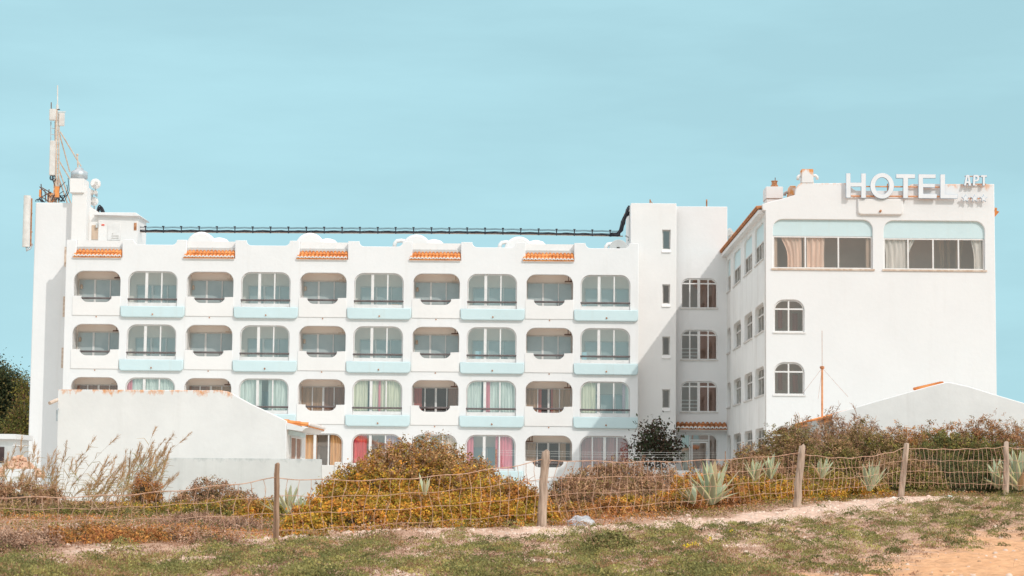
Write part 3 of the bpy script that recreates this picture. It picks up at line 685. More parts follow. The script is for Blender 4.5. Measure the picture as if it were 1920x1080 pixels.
letter([[(720, 156), (936, 158), (936, 206), (858, 206), (856, 430), (800, 430), (800, 205), (720, 204)]])
letter([[(972, 158), (1168, 160), (1168, 205), (1026, 205), (1026, 264), (1160, 266), (1158, 310), (1028, 308), (1028, 380), (1182, 382), (1178, 432), (972, 430)]])
letter([[(1218, 160), (1274, 160), (1274, 382), (1414, 384), (1412, 434), (1218, 432)]])
letter([[(1510, 166), (1546, 166), (1568, 290), (1538, 290), (1533, 262), (1515, 262), (1510, 288), (1482, 288)], [(1518, 238), (1533, 238), (1527, 195)]], .12)
letter([[(1590, 166), (1640, 166), (1656, 180), (1660, 205), (1652, 230), (1634, 243), (1612, 244), (1612, 288), (1582, 288)], [(1612, 190), (1630, 192), (1634, 205), (1628, 218), (1612, 220)]], .12)
letter([[(1676, 168), (1746, 168), (1744, 192), (1722, 192), (1722, 290), (1694, 290), (1696, 192), (1674, 192)]], .12)
for cx in (1503, 1605, 1707):
    pts = []
    for i in range(10):
        a = math.pi/2 + i*math.pi/5; rr_ = 47 if i % 2 == 0 else 20
        pts.append((cx+rr_*math.cos(a), 432-rr_*math.sin(a)))
    letter([pts], .10, "star")
mb = MB()
for y in (293, 400):
    a, b = S(390 if y < 300 else 210, y), S(1218, y+6); mb.tube([(a[0], YS+.15, a[1]), (b[0], YS+.15, b[1])], .035)
for x in (260, 632, 830, 1190):
    a = S(x, 297); b = S(x, 402)
    if x in (632,): mb.tube([(a[0], YS+.15, S(x, 262)[1]), (a[0], YS+.15, b[1])], .03)
    if x != 632: mb.tube([(b[0], YS+.15, b[1]), (b[0], YF+.02, b[1])], .03)
a, b = S(1500, 178), S(1740, 182); mb.tube([(a[0], YS+.14, a[1]), (b[0], YS+.14, b[1])], .025)
a, b = S(1500, 264), S(1740, 266); mb.tube([(a[0], YS+.14, a[1]), (b[0], YS+.14, b[1])], .025)
a, b = S(1470, 425), S(1740, 427); mb.tube([(a[0], YS+.11, a[1]), (b[0], YS+.11, b[1])], .02)
for x in (1570, 1660): a = S(x, 426); mb.tube([(a[0], YS+.11, a[1]), (a[0], YF+.02, a[1])], .02); a = S(x, 265); mb.tube([(a[0], YS+.14, a[1]), (a[0], YF+.02, a[1])], .02)
mb.build("rail", noise_mat("orange rusty rail", (.62, .25, .10), (.80, .40, .22), 5, .8), sign)

# ================================================================ ROOFTOP EQUIPMENT (things of their own)
YM = YT+1.0
mast = empty("antenna_mast", at(107, 380, YM), "tall beige steel mast with white panel antennas and slanting struts on the left tower", "antenna mast")
mast.location = (at(107, 380, YM).x, YM, TZ)
MB().tube([at(104.5, 383, YM), at(106, 205, YM)], .07, 6).tube([at(110, 383, YM), at(110.5, 212, YM)], .045, 6).build("pole", M['beige'], mast)
mb = MB()
for i in range(17):
    y = 225+i*9; mb.tube([at(105, y, YM), at(110.5, y+2, YM)], .018, 4, cap=False)
for (a, b) in (((110, 245), (131, 322)), ((113, 247), (152, 312)), ((110, 300), (141, 352)), ((111, 318), (134, 385)), ((109, 330), (127, 383))):
    mb.tube([at(*a, YM), at(*b, YM+1.2)], .04, 5)
mb.build("strut", M['beige'], mast)
MB().tube([at(107.6, 205, YM), at(107.6, 196, YM)], .07, 6).tube([at(107.8, 198, YM), at(108, 160, YM)], .035, 6).build("whip_antenna", M['antenna'], mast)
MB().tube([at(96, 205, YM), at(96, 192, YM)], .03, 5).box(at(94, 210, YM).x, at(112, 210, YM).x, YM-.05, YM+.05, tz(100, 206, YM), tz(100, 204.5, YM)).build("top_bracket", M['blacksteel'], mast)
def panel(x0, x1, y0, y1):
    a, b = at(x0, y1, YM), at(x1, y0, YM)
    MB().box(a.x, b.x, YM-.3, YM-.08, a.z, b.z).build("panel_antenna", M['antenna'], mast, bevel=.03)
panel(94.2, 106.5, 205.5, 227); panel(93.8, 106, 265, 330)
MB().tube([at(95.5, 228, YM), at(95.5, 264, YM)], .035, 5).tube([at(103, 228, YM), at(102.5, 264, YM)], .025, 5).tube([at(95.5, 240, YM), at(107, 242, YM)], .02, 4).tube([at(95.5, 252, YM), at(107, 253, YM)], .02, 4).build("panel_frame", M['metal'], mast)
MB().box(at(112, 210, YM).x, at(116.5, 365, YM).x, YM-.1, YM+.1, tz(114, 236, YM), tz(114, 212, YM)).tube([at(106, 210, YM), at(123, 210, YM)], .03, 5).build("top_box", M['antenna'], mast)
MB().box(at(100, 365, YM).x, at(106, 365, YM).x, YM, YM+.2, tz(104, 378, YM), tz(104, 336, YM)).box(at(94, 210, YM).x, at(99, 365, YM).x, YM-.1, YM+.2, tz(96, 379, YM), tz(96, 362, YM)).build("equipment_box", M['lichen'], mast)
R = random.Random(3); mb = MB()
for i in range(14):
    p0 = at(R.uniform(95, 125), 378, YM-.2); p1 = at(R.uniform(95, 128), R.uniform(330, 372), YM-.2)
    mid = (p0+p1)/2 + Vector((R.uniform(-.3, .3), R.uniform(-.2, .2), R.uniform(-.1, .2)))
    mb.tube([p0, mid, p1], .02, 4, cap=False)
for i in range(5):
    cx, cy = 99+R.uniform(-3, 3), 336+R.uniform(-4, 4); rr2 = R.uniform(2, 4)
    mb.tube([at(cx+rr2*math.cos(t), cy+rr2*math.sin(t)*1.5, YM-.2) for t in [k*.7 for k in range(9)]], .02, 4, cap=False)
mb.build("cable", M['cable'], mast)
mb = MB()
for (a, b) in (((74, 350), (96, 370)), ((77, 345), (79, 378)), ((79, 352), (96, 362)), ((73, 366), (92, 378)), ((92, 355), (90, 378)), ((73, 372), (96, 360)), ((84, 355), (86, 378))):
    mb.tube([at(*a, YM-.5), at(*b, YM-.1)], .028, 4)
mb.build("base_frame", M['blacksteel'], mast)
MB().box(at(78, 365, YM).x, at(81, 365, YM).x, YM-.6, YM-.5, tz(80, 372, YM), tz(80, 358, YM)).box(at(112, 210, YM).x, at(115, 365, YM).x, YM-.6, YM-.5, tz(80, 372, YM), tz(80, 352, YM)).build("insulator", M['tile'], mast)
wh = empty("whip_mast", at(146, 318, YM), "short thin pole with a round head behind the metal chimney cowl", "pole")
MB().tube([at(146.5, 318, YM), at(145, 292, YM)], .04, 6).lathe(at(144.8, 292, YM), [(.03, 0), (.08, .03), (.08, .08), (.02, .12)], 8).build("pole", M['beige'], wh)

tube_a = empty("cylinder_antenna", at(50, 466, YT-.4), "long white vertical cylinder antenna hung off the left tower's edge", "antenna")
a, b = at(48.5, 463, YT-.4), at(51.5, 367, YT-.4)
MB().tube([a, b], .20, 18).build("radome", M['antenna'], tube_a, smooth=False, bevel=0)
MB().tube([at(50, 462, YT-.4), at(50.5, 470, YT-.4), at(56, 466, YT-.3), at(60, 458, YT)], .07, 6).build("cable_elbow", M['metal'], tube_a, smooth=True)
MB().tube([at(57.5, 462, YT-.2), at(59.5, 372, YT-.2)], .045, 6).tube([at(50, 400, YT-.4), at(60.5, 400, YT+.1)], .03, 5).tube([at(50, 435, YT-.4), at(60.5, 435, YT+.1)], .03, 5).build("bracket", M['rust'], tube_a)

def dish(px, py, rpx, Y, label, yaw=0.5, mat='white_clean'):
    c = at(px, py, Y); r = rpx*Y/FPX
    root = empty("satellite_dish", (c.x, Y, c.z-r*1.3), label, "satellite dish")
    prof = [(r*t, -r*.28*t*t) for t in (.02, .25, .5, .75, 1.0)] + [(r*1.0, -r*.28-.02), (r*.5, -r*.07-.03), (.03, -.03)]
    d = MB().lathe((0, 0, 0), prof, 24, axis='y')
    rot = Matrix.Rotation(yaw, 3, 'Z'); d.v = [tuple(rot @ Vector(v) + c) for v in d.v]
    d.build("reflector", M[mat], root, smooth=True)
    f = rot @ Vector((0, -r*.8, 0)) + c
    MB().tube([c+rot @ Vector((r*.7, -.1, -r*.5)), f], .02, 4).tube([c+rot @ Vector((-r*.7, -.1, -r*.5)), f], .02, 4).box(f.x-.07, f.x+.07, f.y-.1, f.y+.05, f.z-.09, f.z+.09).build("feed_horn", M['frame_grey'], root)
    MB().tube([c+Vector((0, .1, 0)), (c.x, Y+.15, c.z-r*1.3), (c.x, Y+.15, c.z-r*2.2)], .045, 6).build("pole", M['metal'], root)
    return root
dish(178.5, 345, 10, YT+.6, "largest white dish right of the metal cowled chimney", .45)
dish(172, 361, 5.5, YT+.7, "small white dish below the largest dish by the chimney", .2)
dish(181, 361, 3.5, YT+.5, "tiny white dish right of the small dish by the chimney", -.5)
dish(176, 378, 8.5, YT+.75, "white dish half sunk behind the wall left of the plant room roof", .2)
dish(1366, 438, 10.5, YB+3, "grey white dish behind the stair block beside the orange eave", .9, 'concrete')
mb = MB(); R = random.Random(9)
for i in range(9):
    x0 = 183+R.uniform(-5, 3); r = R.uniform(6, 13)
    mb.tube([at(x0+r*1.2*(k/8), 398-math.sin(math.pi*(k/8)**.8)*r*1.2, YT+1.5+R.uniform(-.1, .1)) for k in range(9)], .03, 5, cap=False)
tag(mb.build("cable_loop", M['cable']), "looped black cables above the plant room roof by the dishes", "cables")
# vertical pipe beside the chimney cables at the left
mb = MB()
for i in range(4): mb.tube([at(66+i*3, 378, YT+.4), at(68+i*3, 374-i, YT+.4), at(75+i*2, 374+i, YT+.4), at(78+i*2, 379, YT+.4)], .025, 5, cap=False)
tag(mb.build("roof_cable"), "thin dark cable hump on top of the left tower", "cable") if False else tag(mb.build("roof_cable", M['cable']), "thin dark cable hump on top of the left tower", "cable")

# cable run strung along the roof
YR = Y0+3.2
run = empty("cable_run", at(700, 440, YR), "black cables bundled on a long beige pipe strung above the roof of the balcony wing", "cable run")
def runy(x): return 433.5 + 0.6*math.sin((x-258)/900*2.2) - 3.5*max(0, 1-(x-258)/230)*0 + (x-258)/907*3.2 + 4.2*max(0, (x-850)/315)**1.4
MB().tube([at(x, runy(x)+1.5, YR) for x in range(256, 1172, 12)], .035, 6).build("pipe", M['beige'], run)
for k, (dy, am, rad) in enumerate(((-.3, .4, .032), (-1.8, .8, .022), (-3.0, 1.2, .016), (-7.0, .9, .016), (-8.6, .7, .012))):
    mb = MB(); R = random.Random(k)
    pts = []
    for i, x in enumerate(range(258, 1166, 5)):
        ph_ = ((x-258) % 33.5)/33.5
        pts.append(at(x, runy(x)+dy+am*math.sin(ph_*math.pi)*(1 if k != 2 else R.uniform(.2, 1.2)), YR-.06-.02*k))
    mb.tube(pts, rad, 5, cap=False); mb.build("cable", M['cable'], run)
for i in range(28):
    x = 258+15+33.5*i
    if x > 1165: break
    MB().tube([at(x, runy(x)+2.8, YR-.1), at(x, runy(x)-10, YR-.1)], .03, 4).box(at(x, 432, YR).x-.06, at(x, 432, YR).x+.06, YR-.16, YR-.04, tz(x, runy(x)-7.6, YR), tz(x, runy(x)-9.6, YR)).build("clip", M['cable'], run)
# knot of cables climbing the stair block
mb = MB(); R = random.Random(21)
for i in range(26):
    o_ = R.uniform(-4, 4); f = R.uniform(.3, 1)
    pts = []
    for (x, y) in ((1145, 440), (1158, 440), (1165, 430), (1168, 418), (1172, 408), (1178, 400-14*f*(i % 3 == 0))):
        pts.append(at(x+o_*.6+R.uniform(-1.8, 1.8), y+R.uniform(-3, 3), YR-.3+R.uniform(-.3, .3)))
    mb.tube(pts, .035, 5, cap=False)
tag(mb.build("cable_knot", M['cable'], None), "tangled black cable bundle climbing the left side of the stair block", "cables")
MB().tube([at(1182, 397, YR), at(1175, 397.5, YR), at(1171, 402, YR), at(1169.5, 414, YR)], .05, 6).build("conduit", M['beige'], run)
MB().tube([at(1172, 442, YR), at(1180, 446, YR), at(1178, 452, YR)], .04, 6).build("conduit", M['concrete'], run)

# ================================================================ ANNEXES, WALLS, GABLE HOUSE
YN = 85.0
def P2(lst, Y): return [(tx(x, y, Y), tz(x, y, Y)) for x, y in lst]
G0 = EYE-1.05
annex = empty("white_annex", (tx(320, 900, YN), YN, G0-.2), "windowless white rendered building with lichen stained top in front of the hotel at left", "building")
nx0 = tx(108, 830, YN); nx1 = tx(537, 830, YN)
M['annex'] = stucco("white annex render", (.845, .84, .825), stain=(.55, .52, .48), amount=.18, rust_z=tz(260, 731, YN), rust_amt=.9, rust_k=.36)
oa = [(nx0, G0-.3), (nx1, G0-.3)] + P2([(537, 789), (500, 771), (470, 757), (448, 745), (436, 738), (427, 734), (415, 732), (109, 730)], YN)
plate("gable_wall", [oa], FR(YN), -.3, 0, M['annex'], annex, bevel=.03)
YN2 = 92.0
fs = SDR(nx1-.001)
MB().box(nx1-.28, nx1, YN+.301, YN2, G0-.3, tz(537, 792, YN)).box(nx0, nx0+.3, YN+.301, YN2, G0-.3, tz(110, 735, YN)).box(nx0, nx1, YN2, YN2+.3, G0-.3, tz(537, 792, YN)).build("side_wall", M['white_clean'], annex)
zt_a, ze = tz(415, 733, YN)-.1, tz(541, 790, YN)
xa = tx(415, 740, YN); xe = tx(578, 800, YN)
zz_e = tz(578, 803, YN)
MB().add([(nx0+.3, YN+.3, zt_a), (xa, YN+.3, zt_a), (xa, YN2, zt_a), (nx0+.3, YN2, zt_a)], [(0, 1, 2, 3)]).build("flat_roof", M['concrete'], annex, recalc=False)
fN = lambda u, v, w: (w, YN+.1+u, v)
tiles("tiled_roof", annex, fN, .25, 6.8, ze+.10, nx1-1.0, zz_e+.12, xe, pitch=.24, courses=4)
MB().add([(xa, YN+.31, zt_a), (nx1-1.0, YN+.31, ze+.1), (nx1-1.0, YN2, ze+.1), (xa, YN2, zt_a)], [(0, 1, 2, 3)]).build("roof_slope", M['tile'], annex, recalc=False)
# overhanging eave soffit box with aqua band and a window on the side wall
MB().add([(nx1, YN+.05, ze-.32), (xe-.25, YN+.05, zz_e-.12), (xe-.25, YN2-.3, zz_e-.12), (nx1, YN2-.3, ze-.32), (nx1, YN+.05, ze-.05), (xe-.1, YN+.05, zz_e+.02), (xe-.1, YN2-.3, zz_e+.02), (nx1, YN2-.3, ze-.05)],
         [(0, 3, 2, 1), (4, 5, 6, 7), (0, 1, 5, 4), (1, 2, 6, 5), (2, 3, 7, 6), (3, 0, 4, 7)]).build("eave_soffit", M['white'], annex)
MB().fbox(fs, YN+.6, YN2-.3, tz(545, 814, YN), tz(545, 806, YN), .0, .05).build("aqua_band", M['band'], annex)
wN = plate("window", [rr(YN+1.2, tz(545, 862, YN), YN+5.2, tz(545, 817, YN)), rr(YN+1.3, tz(545, 861, YN), YN+3.1, tz(545, 819, YN)), rr(YN+3.3, tz(545, 861, YN), YN+5.1, tz(545, 819, YN))], fs, .0, .06, M['frame'], annex)
plate("pane", [rr(YN+1.25, tz(545, 861, YN), YN+5.15, tz(545, 818, YN))], fs, .002, .02, M['c_brown'], wN)
MB().tube([at(112, 748, YN+.2), at(93, 756, YN-.4)], .075, 8).build("drain_spout", M['beige'], annex)
MB().tube([at(109, 767, YN), at(107, 769, YN-.1), at(106.5, 790, YN-.1)], .04, 6).build("drain_pipe", M['metal'], annex)

YW = 80.0
bw_ = empty("boundary_wall", (tx(430, 940, YW), YW, G0-.2), "grey white garden wall before the annex, with a lower stepped right end", "wall")
bw_["kind"] = "thing"
x0, x1, x2 = tx(232, 900, YW), tx(602, 900, YW), tx(668, 900, YW)
MB().box(x0, x1, YW, YW+.25, G0-.4, tz(420, 859, YW)).build("wall_panel", M['garden'], bw_, bevel=.02)
MB().box(x1+.002, x2, YW+.05, YW+.25, G0-.4, tz(620, 872, YW)).box(x1+.5, x1+.75, YW, YW+.28, G0-.4, tz(620, 866, YW)).box(x1+1.2, x1+1.45, YW, YW+.28, G0-.4, tz(620, 868, YW)).build("low_wall", M['white_clean'], bw_, bevel=.015)
MB().fbox(FR(Y0-6), tx(1225, 880, Y0-6), tx(1292, 880, Y0-6), G0, tz(1250, 882, Y0-6), -.2, 0)
tag(MB().box(tx(1222, 880, 104), tx(1296, 880, 104), 104, 104.3, G0-.3, tz(1250, 882, 104)).build("garden_wall", M['white_clean'], bevel=.03), "low white kerb wall below the dark leaved tree by the entrance", "wall", kind="thing")

YG = 76.0
house = empty("gabled_house", (tx(1740, 830, YG), YG, EYE-.3), "white gable fronted house with low pitched tiled roof at right behind the shrubs", "house")
M['house'] = stucco("pale house render", (.79, .795, .785), stain=(.55, .52, .5), amount=.25, mottle=.06)
og = [(tx(1562, 800, YG), EYE-.8), (tx(2010, 800, YG), EYE-.8)] + P2([(2010, 779), (1925, 757), (1860, 738), (1815, 724), (1780, 716.5), (1774, 716.5), (1740, 725), (1690, 739), (1640, 753), (1600, 765), (1562, 776)], YG)
plate("gable_wall", [og], FR(YG), -.3, 0, M['house'], house, bevel=.03)
a0, ap, a2 = P2([(1548, 783), (1776, 720), (2012, 782)], YG)
def slope(xa, za, xb, zb, y0, y1, name):
    n = int((y1-y0)/.24); mb = MB()
    for i in range(n):
        y = y0+(i+.5)*(y1-y0)/n; K = 5; vs = []
        for (x, z) in ((xa, za), (xb, zb)):
            for k in range(K+1):
                t = math.pi*k/K; vs.append((x, y-.11*math.cos(t), z+.09*math.sin(t)))
        mb.add(vs, [(k, k+1, K+2+k, K+1+k) for k in range(K)])
    mb.add([(xa, y0, za-.12), (xb, y0, zb-.12), (xb, y1, zb-.12), (xa, y1, za-.12), (xa, y0, za), (xb, y0, zb), (xb, y1, zb), (xa, y1, za)], [(0, 1, 2, 3), (4, 7, 6, 5), (0, 4, 5, 1), (3, 2, 6, 7), (0, 3, 7, 4)])
    return mb.build(name, M['tile'], house, recalc=False)
slope(a0[0], a0[1]-.06, ap[0], ap[1]-.10, YG+.31, YG+9, "roof"); slope(ap[0], ap[1]-.10, a2[0], a2[1]-.06, YG+.31, YG+9, "roof")
t0 = P2([(1722, 728), (1770, 717)], YG); mb = MB()
for i in range(14):
    f = i/13; x = t0[0][0]+(t0[1][0]-t0[0][0])*f; z = t0[0][1]+(t0[1][1]-t0[0][1])*f
    mb.tube([(x, YG+.32, z+.0), (x+.02, YG+.9, z+.02)], .06, 6)
mb.build("ridge_tile", M['tile'], house)
MB().box(tx(1562, 800, YG)+.01, tx(1562, 800, YG)+.3, YG+.301, YG+9, EYE-.8, tz(1562, 779, YG)-.1).box(tx(2010, 800, YG)-.3, tx(2010, 800, YG)-.01, YG+.301, YG+9, EYE-.8, tz(2010, 782, YG)-.1).box(tx(1562, 800, YG)+.01, tx(2010, 800, YG)-.01, YG+9, YG+9.3, EYE-.8, tz(1562, 779, YG)-.1).build("side_wall", M['concrete'], house)
mb = MB(); mb.add([(tx(1530, 787, YG+.2), YG+.2, tz(1530, 787, YG+.2)), (tx(1564, 777, YG+.2), YG+.2, tz(1564, 777, YG+.2)), (tx(1564, 777, YG+3), YG+3, tz(1564, 777, YG+.2)), (tx(1530, 787, YG+3), YG+3, tz(1530, 787, YG+.2)),
         (tx(1530, 790, YG+.2), YG+.2, tz(1530, 790, YG+.2)), (tx(1564, 781, YG+.2), YG+.2, tz(1564, 781, YG+.2))], [(0, 1, 2, 3), (4, 5, 1, 0)])
mb.build("porch_roof", M['tile_old'], house)
MB().box(tx(1532, 800, YG+.4), tx(1561, 800, YG+.4), YG+.4, YG+3, EYE-.8, tz(1545, 788, YG+.4)).build("porch_wall", M['concrete'], house)

YO = YG+6
gp = empty("guyed_pole", at(1541, 772, YO), "thin orange pole with fine guy wires standing on the house roof", "pole")
MB().tube([at(1541.5, 785, YO), at(1541.5, 690, YO)], .042, 6).build("pole", noise_mat("orange pole paint", (.62, .28, .12), (.80, .42, .22), 5, .7), gp)
MB().tube([at(1541.5, 690, YO), at(1541.3, 620, YO)], .009, 5).lathe(at(1541.5, 692, YO), [(.04, 0), (.09, .02), (.09, .1), (.04, .12)], 8).build("whip", M['rust'], gp)
mb = MB()
for (x, y) in ((1505, 738), (1590, 744), (1534, 748)): mb.tube([at(1541.5, 690, YO), at(x, y, YO+.3)], .0045, 4)
mb.build("guy_wire", M['rust'], gp)

hut = empty("small_hut", (tx(14, 880, 100), 100, G0), "small grey white flat roofed hut at the far left edge under the trees", "hut")
MB().box(tx(-40, 850, 100), tx(24, 850, 100), 100, 103, G0-.4, tz(10, 836, 100)).build("wall", M['concrete'], hut, bevel=.02)
MB().box(tx(-44, 850, 100), tx(31, 850, 100), 99.7, 103.3, tz(10, 824, 100), tz(10, 814, 100)).box(tx(-40, 850, 100), tx(24, 850, 100), 100.02, 103, tz(10, 836, 100)-.02, tz(10, 824, 100)+.01).build("roof_slab", M['house'], hut, bevel=.02)
MB().box(tx(-10, 850, 100), tx(8, 850, 100), 99.97, 100.05, tz(10, 868, 100), tz(10, 838, 100)).build("window", M['dark'], hut)
tag(MB().box(tx(8, 900, 92), tx(62, 900, 92), 92, 92.3, G0-.5, tz(30, 879, 92)).build("garden_wall", M['house'], bevel=.03), "low white wall below the orange rubble heap at far left", "wall", kind="thing")
# rubble heap
R = random.Random(8); mb = MB()
cR = at(36, 880, 95)
for i in range(260):
    a = R.uniform(0, 6.28); rad = R.uniform(0, 1)**.6*1.1; h = max(0, (1.1-rad))*.95*R.uniform(.7, 1)
    x, y, z = cR.x+rad*math.cos(a), 95+rad*math.sin(a), cR.z-.3+h
    s = R.uniform(.05, .12); rot = Matrix.Rotation(R.uniform(0, 3), 3, 'Z') @ Matrix.Rotation(R.uniform(-.5, .5), 3, 'X')
    vs = [Vector((x, y, z))+rot @ Vector((sx*s*1.4, sy*s, sz*s*.6)) for sx, sy, sz in ((-1,-1,-1),(1,-1,-1),(1,1,-1),(-1,1,-1),(-1,-1,1),(1,-1,1),(1,1,1),(-1,1,1))]
    mb.add(vs, [(0,3,2,1),(4,5,6,7),(0,1,5,4),(1,2,6,5),(2,3,7,6),(3,0,4,7)])
tag(mb.build("rubble_heap", noise_mat("broken brick", (.60, .36, .24), (.80, .58, .44), 5, .9)), "pinkish heap of broken brick behind the low white wall at far left", "rubble")

# ================================================================ GROUND
def sst(x, a, b):
    t = np.clip((np.asarray(x, float)-a)/(b-a), 0, 1); return t*t*(3-2*t)
_rs = np.random.RandomState(11)
_W = [( _rs.uniform(-1, 1, 2)*f, _rs.uniform(0, 6.28)) for f in (.25, .4, .6, .9, 1.4, 2.1, 3.0, 4.2)]
def fn(x, y, f=1.0, k0=0, k1=8):
    s = 0
    for (w, p) in _W[k0:k1]: s = s + np.sin((w[0]*x+w[1]*y)*f*3 + p + 1.3*np.sin((w[1]*x-w[0]*y)*f*2+p*2))
    return s/(k1-k0)**.5/1.1
def ground_z(x, y):
    x = np.asarray(x, float); y = np.asarray(y, float)
    z = -1.02 + .20*sst(y, 25, 38) + .5*sst(x, 0, 10)*sst(y, 33, 50) - .08*sst(-x, 1, 5)*sst(y, 28, 34) - .62*sst(-y, -20, -2)
    zb = -1.0 + .6*sst(x, -8, 2)
    k = sst(y, 62, 84); z = z*(1-k) + zb*k
    z = z + (.035*fn(x, y, .8, 0, 5) + .018*fn(x+7, y, 3.0, 2, 8))*sst(-y, -95, -70)
    return z + EYE
FENCE = [(-30, 29.0), (518, 32.0), (1016, 38.0), (1493, 47.0), (1689, 53.0), (1886, 58.0), (2070, 61.5)]
FX = [at(px, 903, D).x for px, D in FENCE]; FY = [D for _, D in FENCE]
def fence_d(x, y):
    """signed distance in front of the fence line (positive towards the camera)"""
    return np.interp(x, FX, FY) - y
def sand_mask(x, y):
    d = fence_d(x, y)
    n1 = fn(x, y, 1.6, 1, 7); n2 = fn(x*1.0+3, y*.45, 3.5, 2, 8)
    strip = sst(-np.abs(d-2.4-.8*n2)+2.3+.8*n1, -.4, .5)*sst(x, -1.8, .6)
    left = sst(-np.abs(d+1.8)+2.0+.9*n1, 0, .6)*sst(-x, .5, 2)*.9*sst(n2, -.5, .3)
    patch = sst(n1+.35*n2, .55, .95)*.9
    road = sst(x-(2.2+(y-22)*.38)+.8*n1+.35*n2, -.5, .9)*sst(d, 7, 11)*sst(-y, -40, -32)
    return np.clip(np.maximum.reduce([strip*.95, left, patch, road]), 0, 1)
def road_mask(x, y):
    n1 = fn(x, y, 1.6, 1, 7); d = fence_d(x, y)
    return sst(x-(2.0+(y-22)*.36)+.8*n1, -.6, .8)*sst(d, 6, 10)
def grid(xs, ys, zoff=0.0):
    X, Y = np.meshgrid(xs, ys); Z = ground_z(X, Y)+zoff
    V = np.stack([X, Y, Z], -1).reshape(-1, 3); nx, ny = len(xs), len(ys)
    i = np.arange(nx-1)[None, :]+np.arange(ny-1)[:, None]*nx; i = i.ravel()
    F = np.stack([i, i+1, i+nx+1, i+nx], -1)
    return V, F
def np_mesh(name, V, F, mat, parent=None, col=None, smooth=False):
    me = bpy.data.meshes.new(name); k = F.shape[1]
    me.vertices.add(len(V)); me.vertices.foreach_set("co", np.asarray(V, np.float32).ravel())
    me.loops.add(F.size); me.loops.foreach_set("vertex_index", F.astype(np.int32).ravel())
    me.polygons.add(len(F)); me.polygons.foreach_set("loop_start", np.arange(0, F.size, k, dtype=np.int32)); me.polygons.foreach_set("loop_total", np.full(len(F), k, np.int32))
    me.update(calc_edges=True)
    if col is not None:
        at_ = me.color_attributes.new("tone", 'FLOAT_COLOR', 'POINT')
        c = np.ones((len(V), 4), np.float32); c[:, :3] = col; at_.data.foreach_set("color", c.ravel())
    return link_mesh(name, me, mat, parent, smooth)
def attr_mat(name, rough=.8, transl=0.0, bump=False, spec=.25, noise=0):
    m, n, l, p = new_mat(name); a = n.new("ShaderNodeAttribute"); a.attribute_name = "tone"
    src = a.outputs['Color']
    if noise:
        g = n.new("ShaderNodeNewGeometry"); t = n.new("ShaderNodeTexNoise"); t.inputs['Scale'].default_value = noise; t.inputs['Detail'].default_value = 8; t.inputs['Roughness'].default_value = .7
        l.new(g.outputs['Position'], t.inputs[0]); r = n.new("ShaderNodeValToRGB"); r.color_ramp.elements[0].position = .3; r.color_ramp.elements[1].position = .7
        r.color_ramp.elements[0].color = (.62, .58, .55, 1); r.color_ramp.elements[1].color = (1.12, 1.1, 1.08, 1); l.new(t.outputs[0], r.inputs[0])
        mx = n.new("ShaderNodeMix"); mx.data_type = 'RGBA'; mx.blend_type = 'MULTIPLY'; mx.inputs[0].default_value = 1; l.new(src, mx.inputs[6]); l.new(r.outputs[0], mx.inputs[7]); src = mx.outputs[2]
        b = n.new("ShaderNodeBump"); b.inputs['Strength'].default_value = .8; b.inputs['Distance'].default_value = .03; l.new(t.outputs[0], b.inputs['Height']); l.new(b.outputs[0], p.inputs['Normal'])
    l.new(src, p.inputs['Base Color']); p.inputs['Roughness'].default_value = rough; p.inputs['Specular IOR Level'].default_value = spec
    if transl:
        out = n["Material Output"]; tr = n.new("ShaderNodeBsdfTranslucent"); l.new(src, tr.inputs[0]); ms = n.new("ShaderNodeMixShader"); ms.inputs[0].default_value = transl
        l.new(p.outputs[0], ms.inputs[1]); l.new(tr.outputs[0], ms.inputs[2]); l.new(ms.outputs[0], out.inputs[0])
    return m
M['leaf'] = attr_mat("leaves", .75, .16, spec=.06); M['soil'] = attr_mat("soil", .95, noise=6); M['twig'] = attr_mat("twigs", .85); M['stone'] = attr_mat("stones", .9)
M['agave'] = attr_mat("agave leaf", .45, .08)
xs = np.unique(np.concatenate([np.array([-3000, -800, -300, -150, -80, -50, -35]), np.arange(-28, -9, .6), np.arange(-9, 14, .12), np.arange(14, 30, .6), np.array([32, 40, 60, 100, 200, 500, 1500, 3000])]))
ys = np.unique(np.concatenate([np.array([-300, -60, -20, 0, 8, 14]), np.arange(18, 62, .16), np.arange(62, 120, 1.0), np.array([125, 140, 180, 260, 500, 1200, 4000])]))
V, F = grid(xs, ys)
X, Y_ = V[:, 0], V[:, 1]
sm = sand_mask(X, Y_)[:, None]; rm = road_mask(X, Y_)[:, None]; nn = (fn(X, Y_, 2.2, 2, 8)*.5+.5).clip(0, 1)[:, None]
dirt = np.array([.46, .29, .20])*(1-nn)+np.array([.62, .43, .31])*nn
sandc = np.array([.76, .55, .43])*(1-nn*.35)+np.array([.84, .66, .54])*nn*.35
roadc = np.array([.74, .42, .22])*(1-nn*.5)+np.array([.80, .50, .29])*nn*.5
colr = dirt*(1-sm)+(sandc*(1-rm)+roadc*rm)*sm
far = sst(Y_, 60, 75)[:, None]; colr = colr*(1-far)+np.array([.42, .34, .24])*far; fr2 = sst(Y_, 84, 88)[:, None]; colr = colr*(1-fr2)+np.array([.70, .67, .62])*fr2  # pale ground by the hotel is added to bounce light into shaded walls
tag(np_mesh("ground", V, F, M['soil'], None, colr, smooth=True), kind="structure")

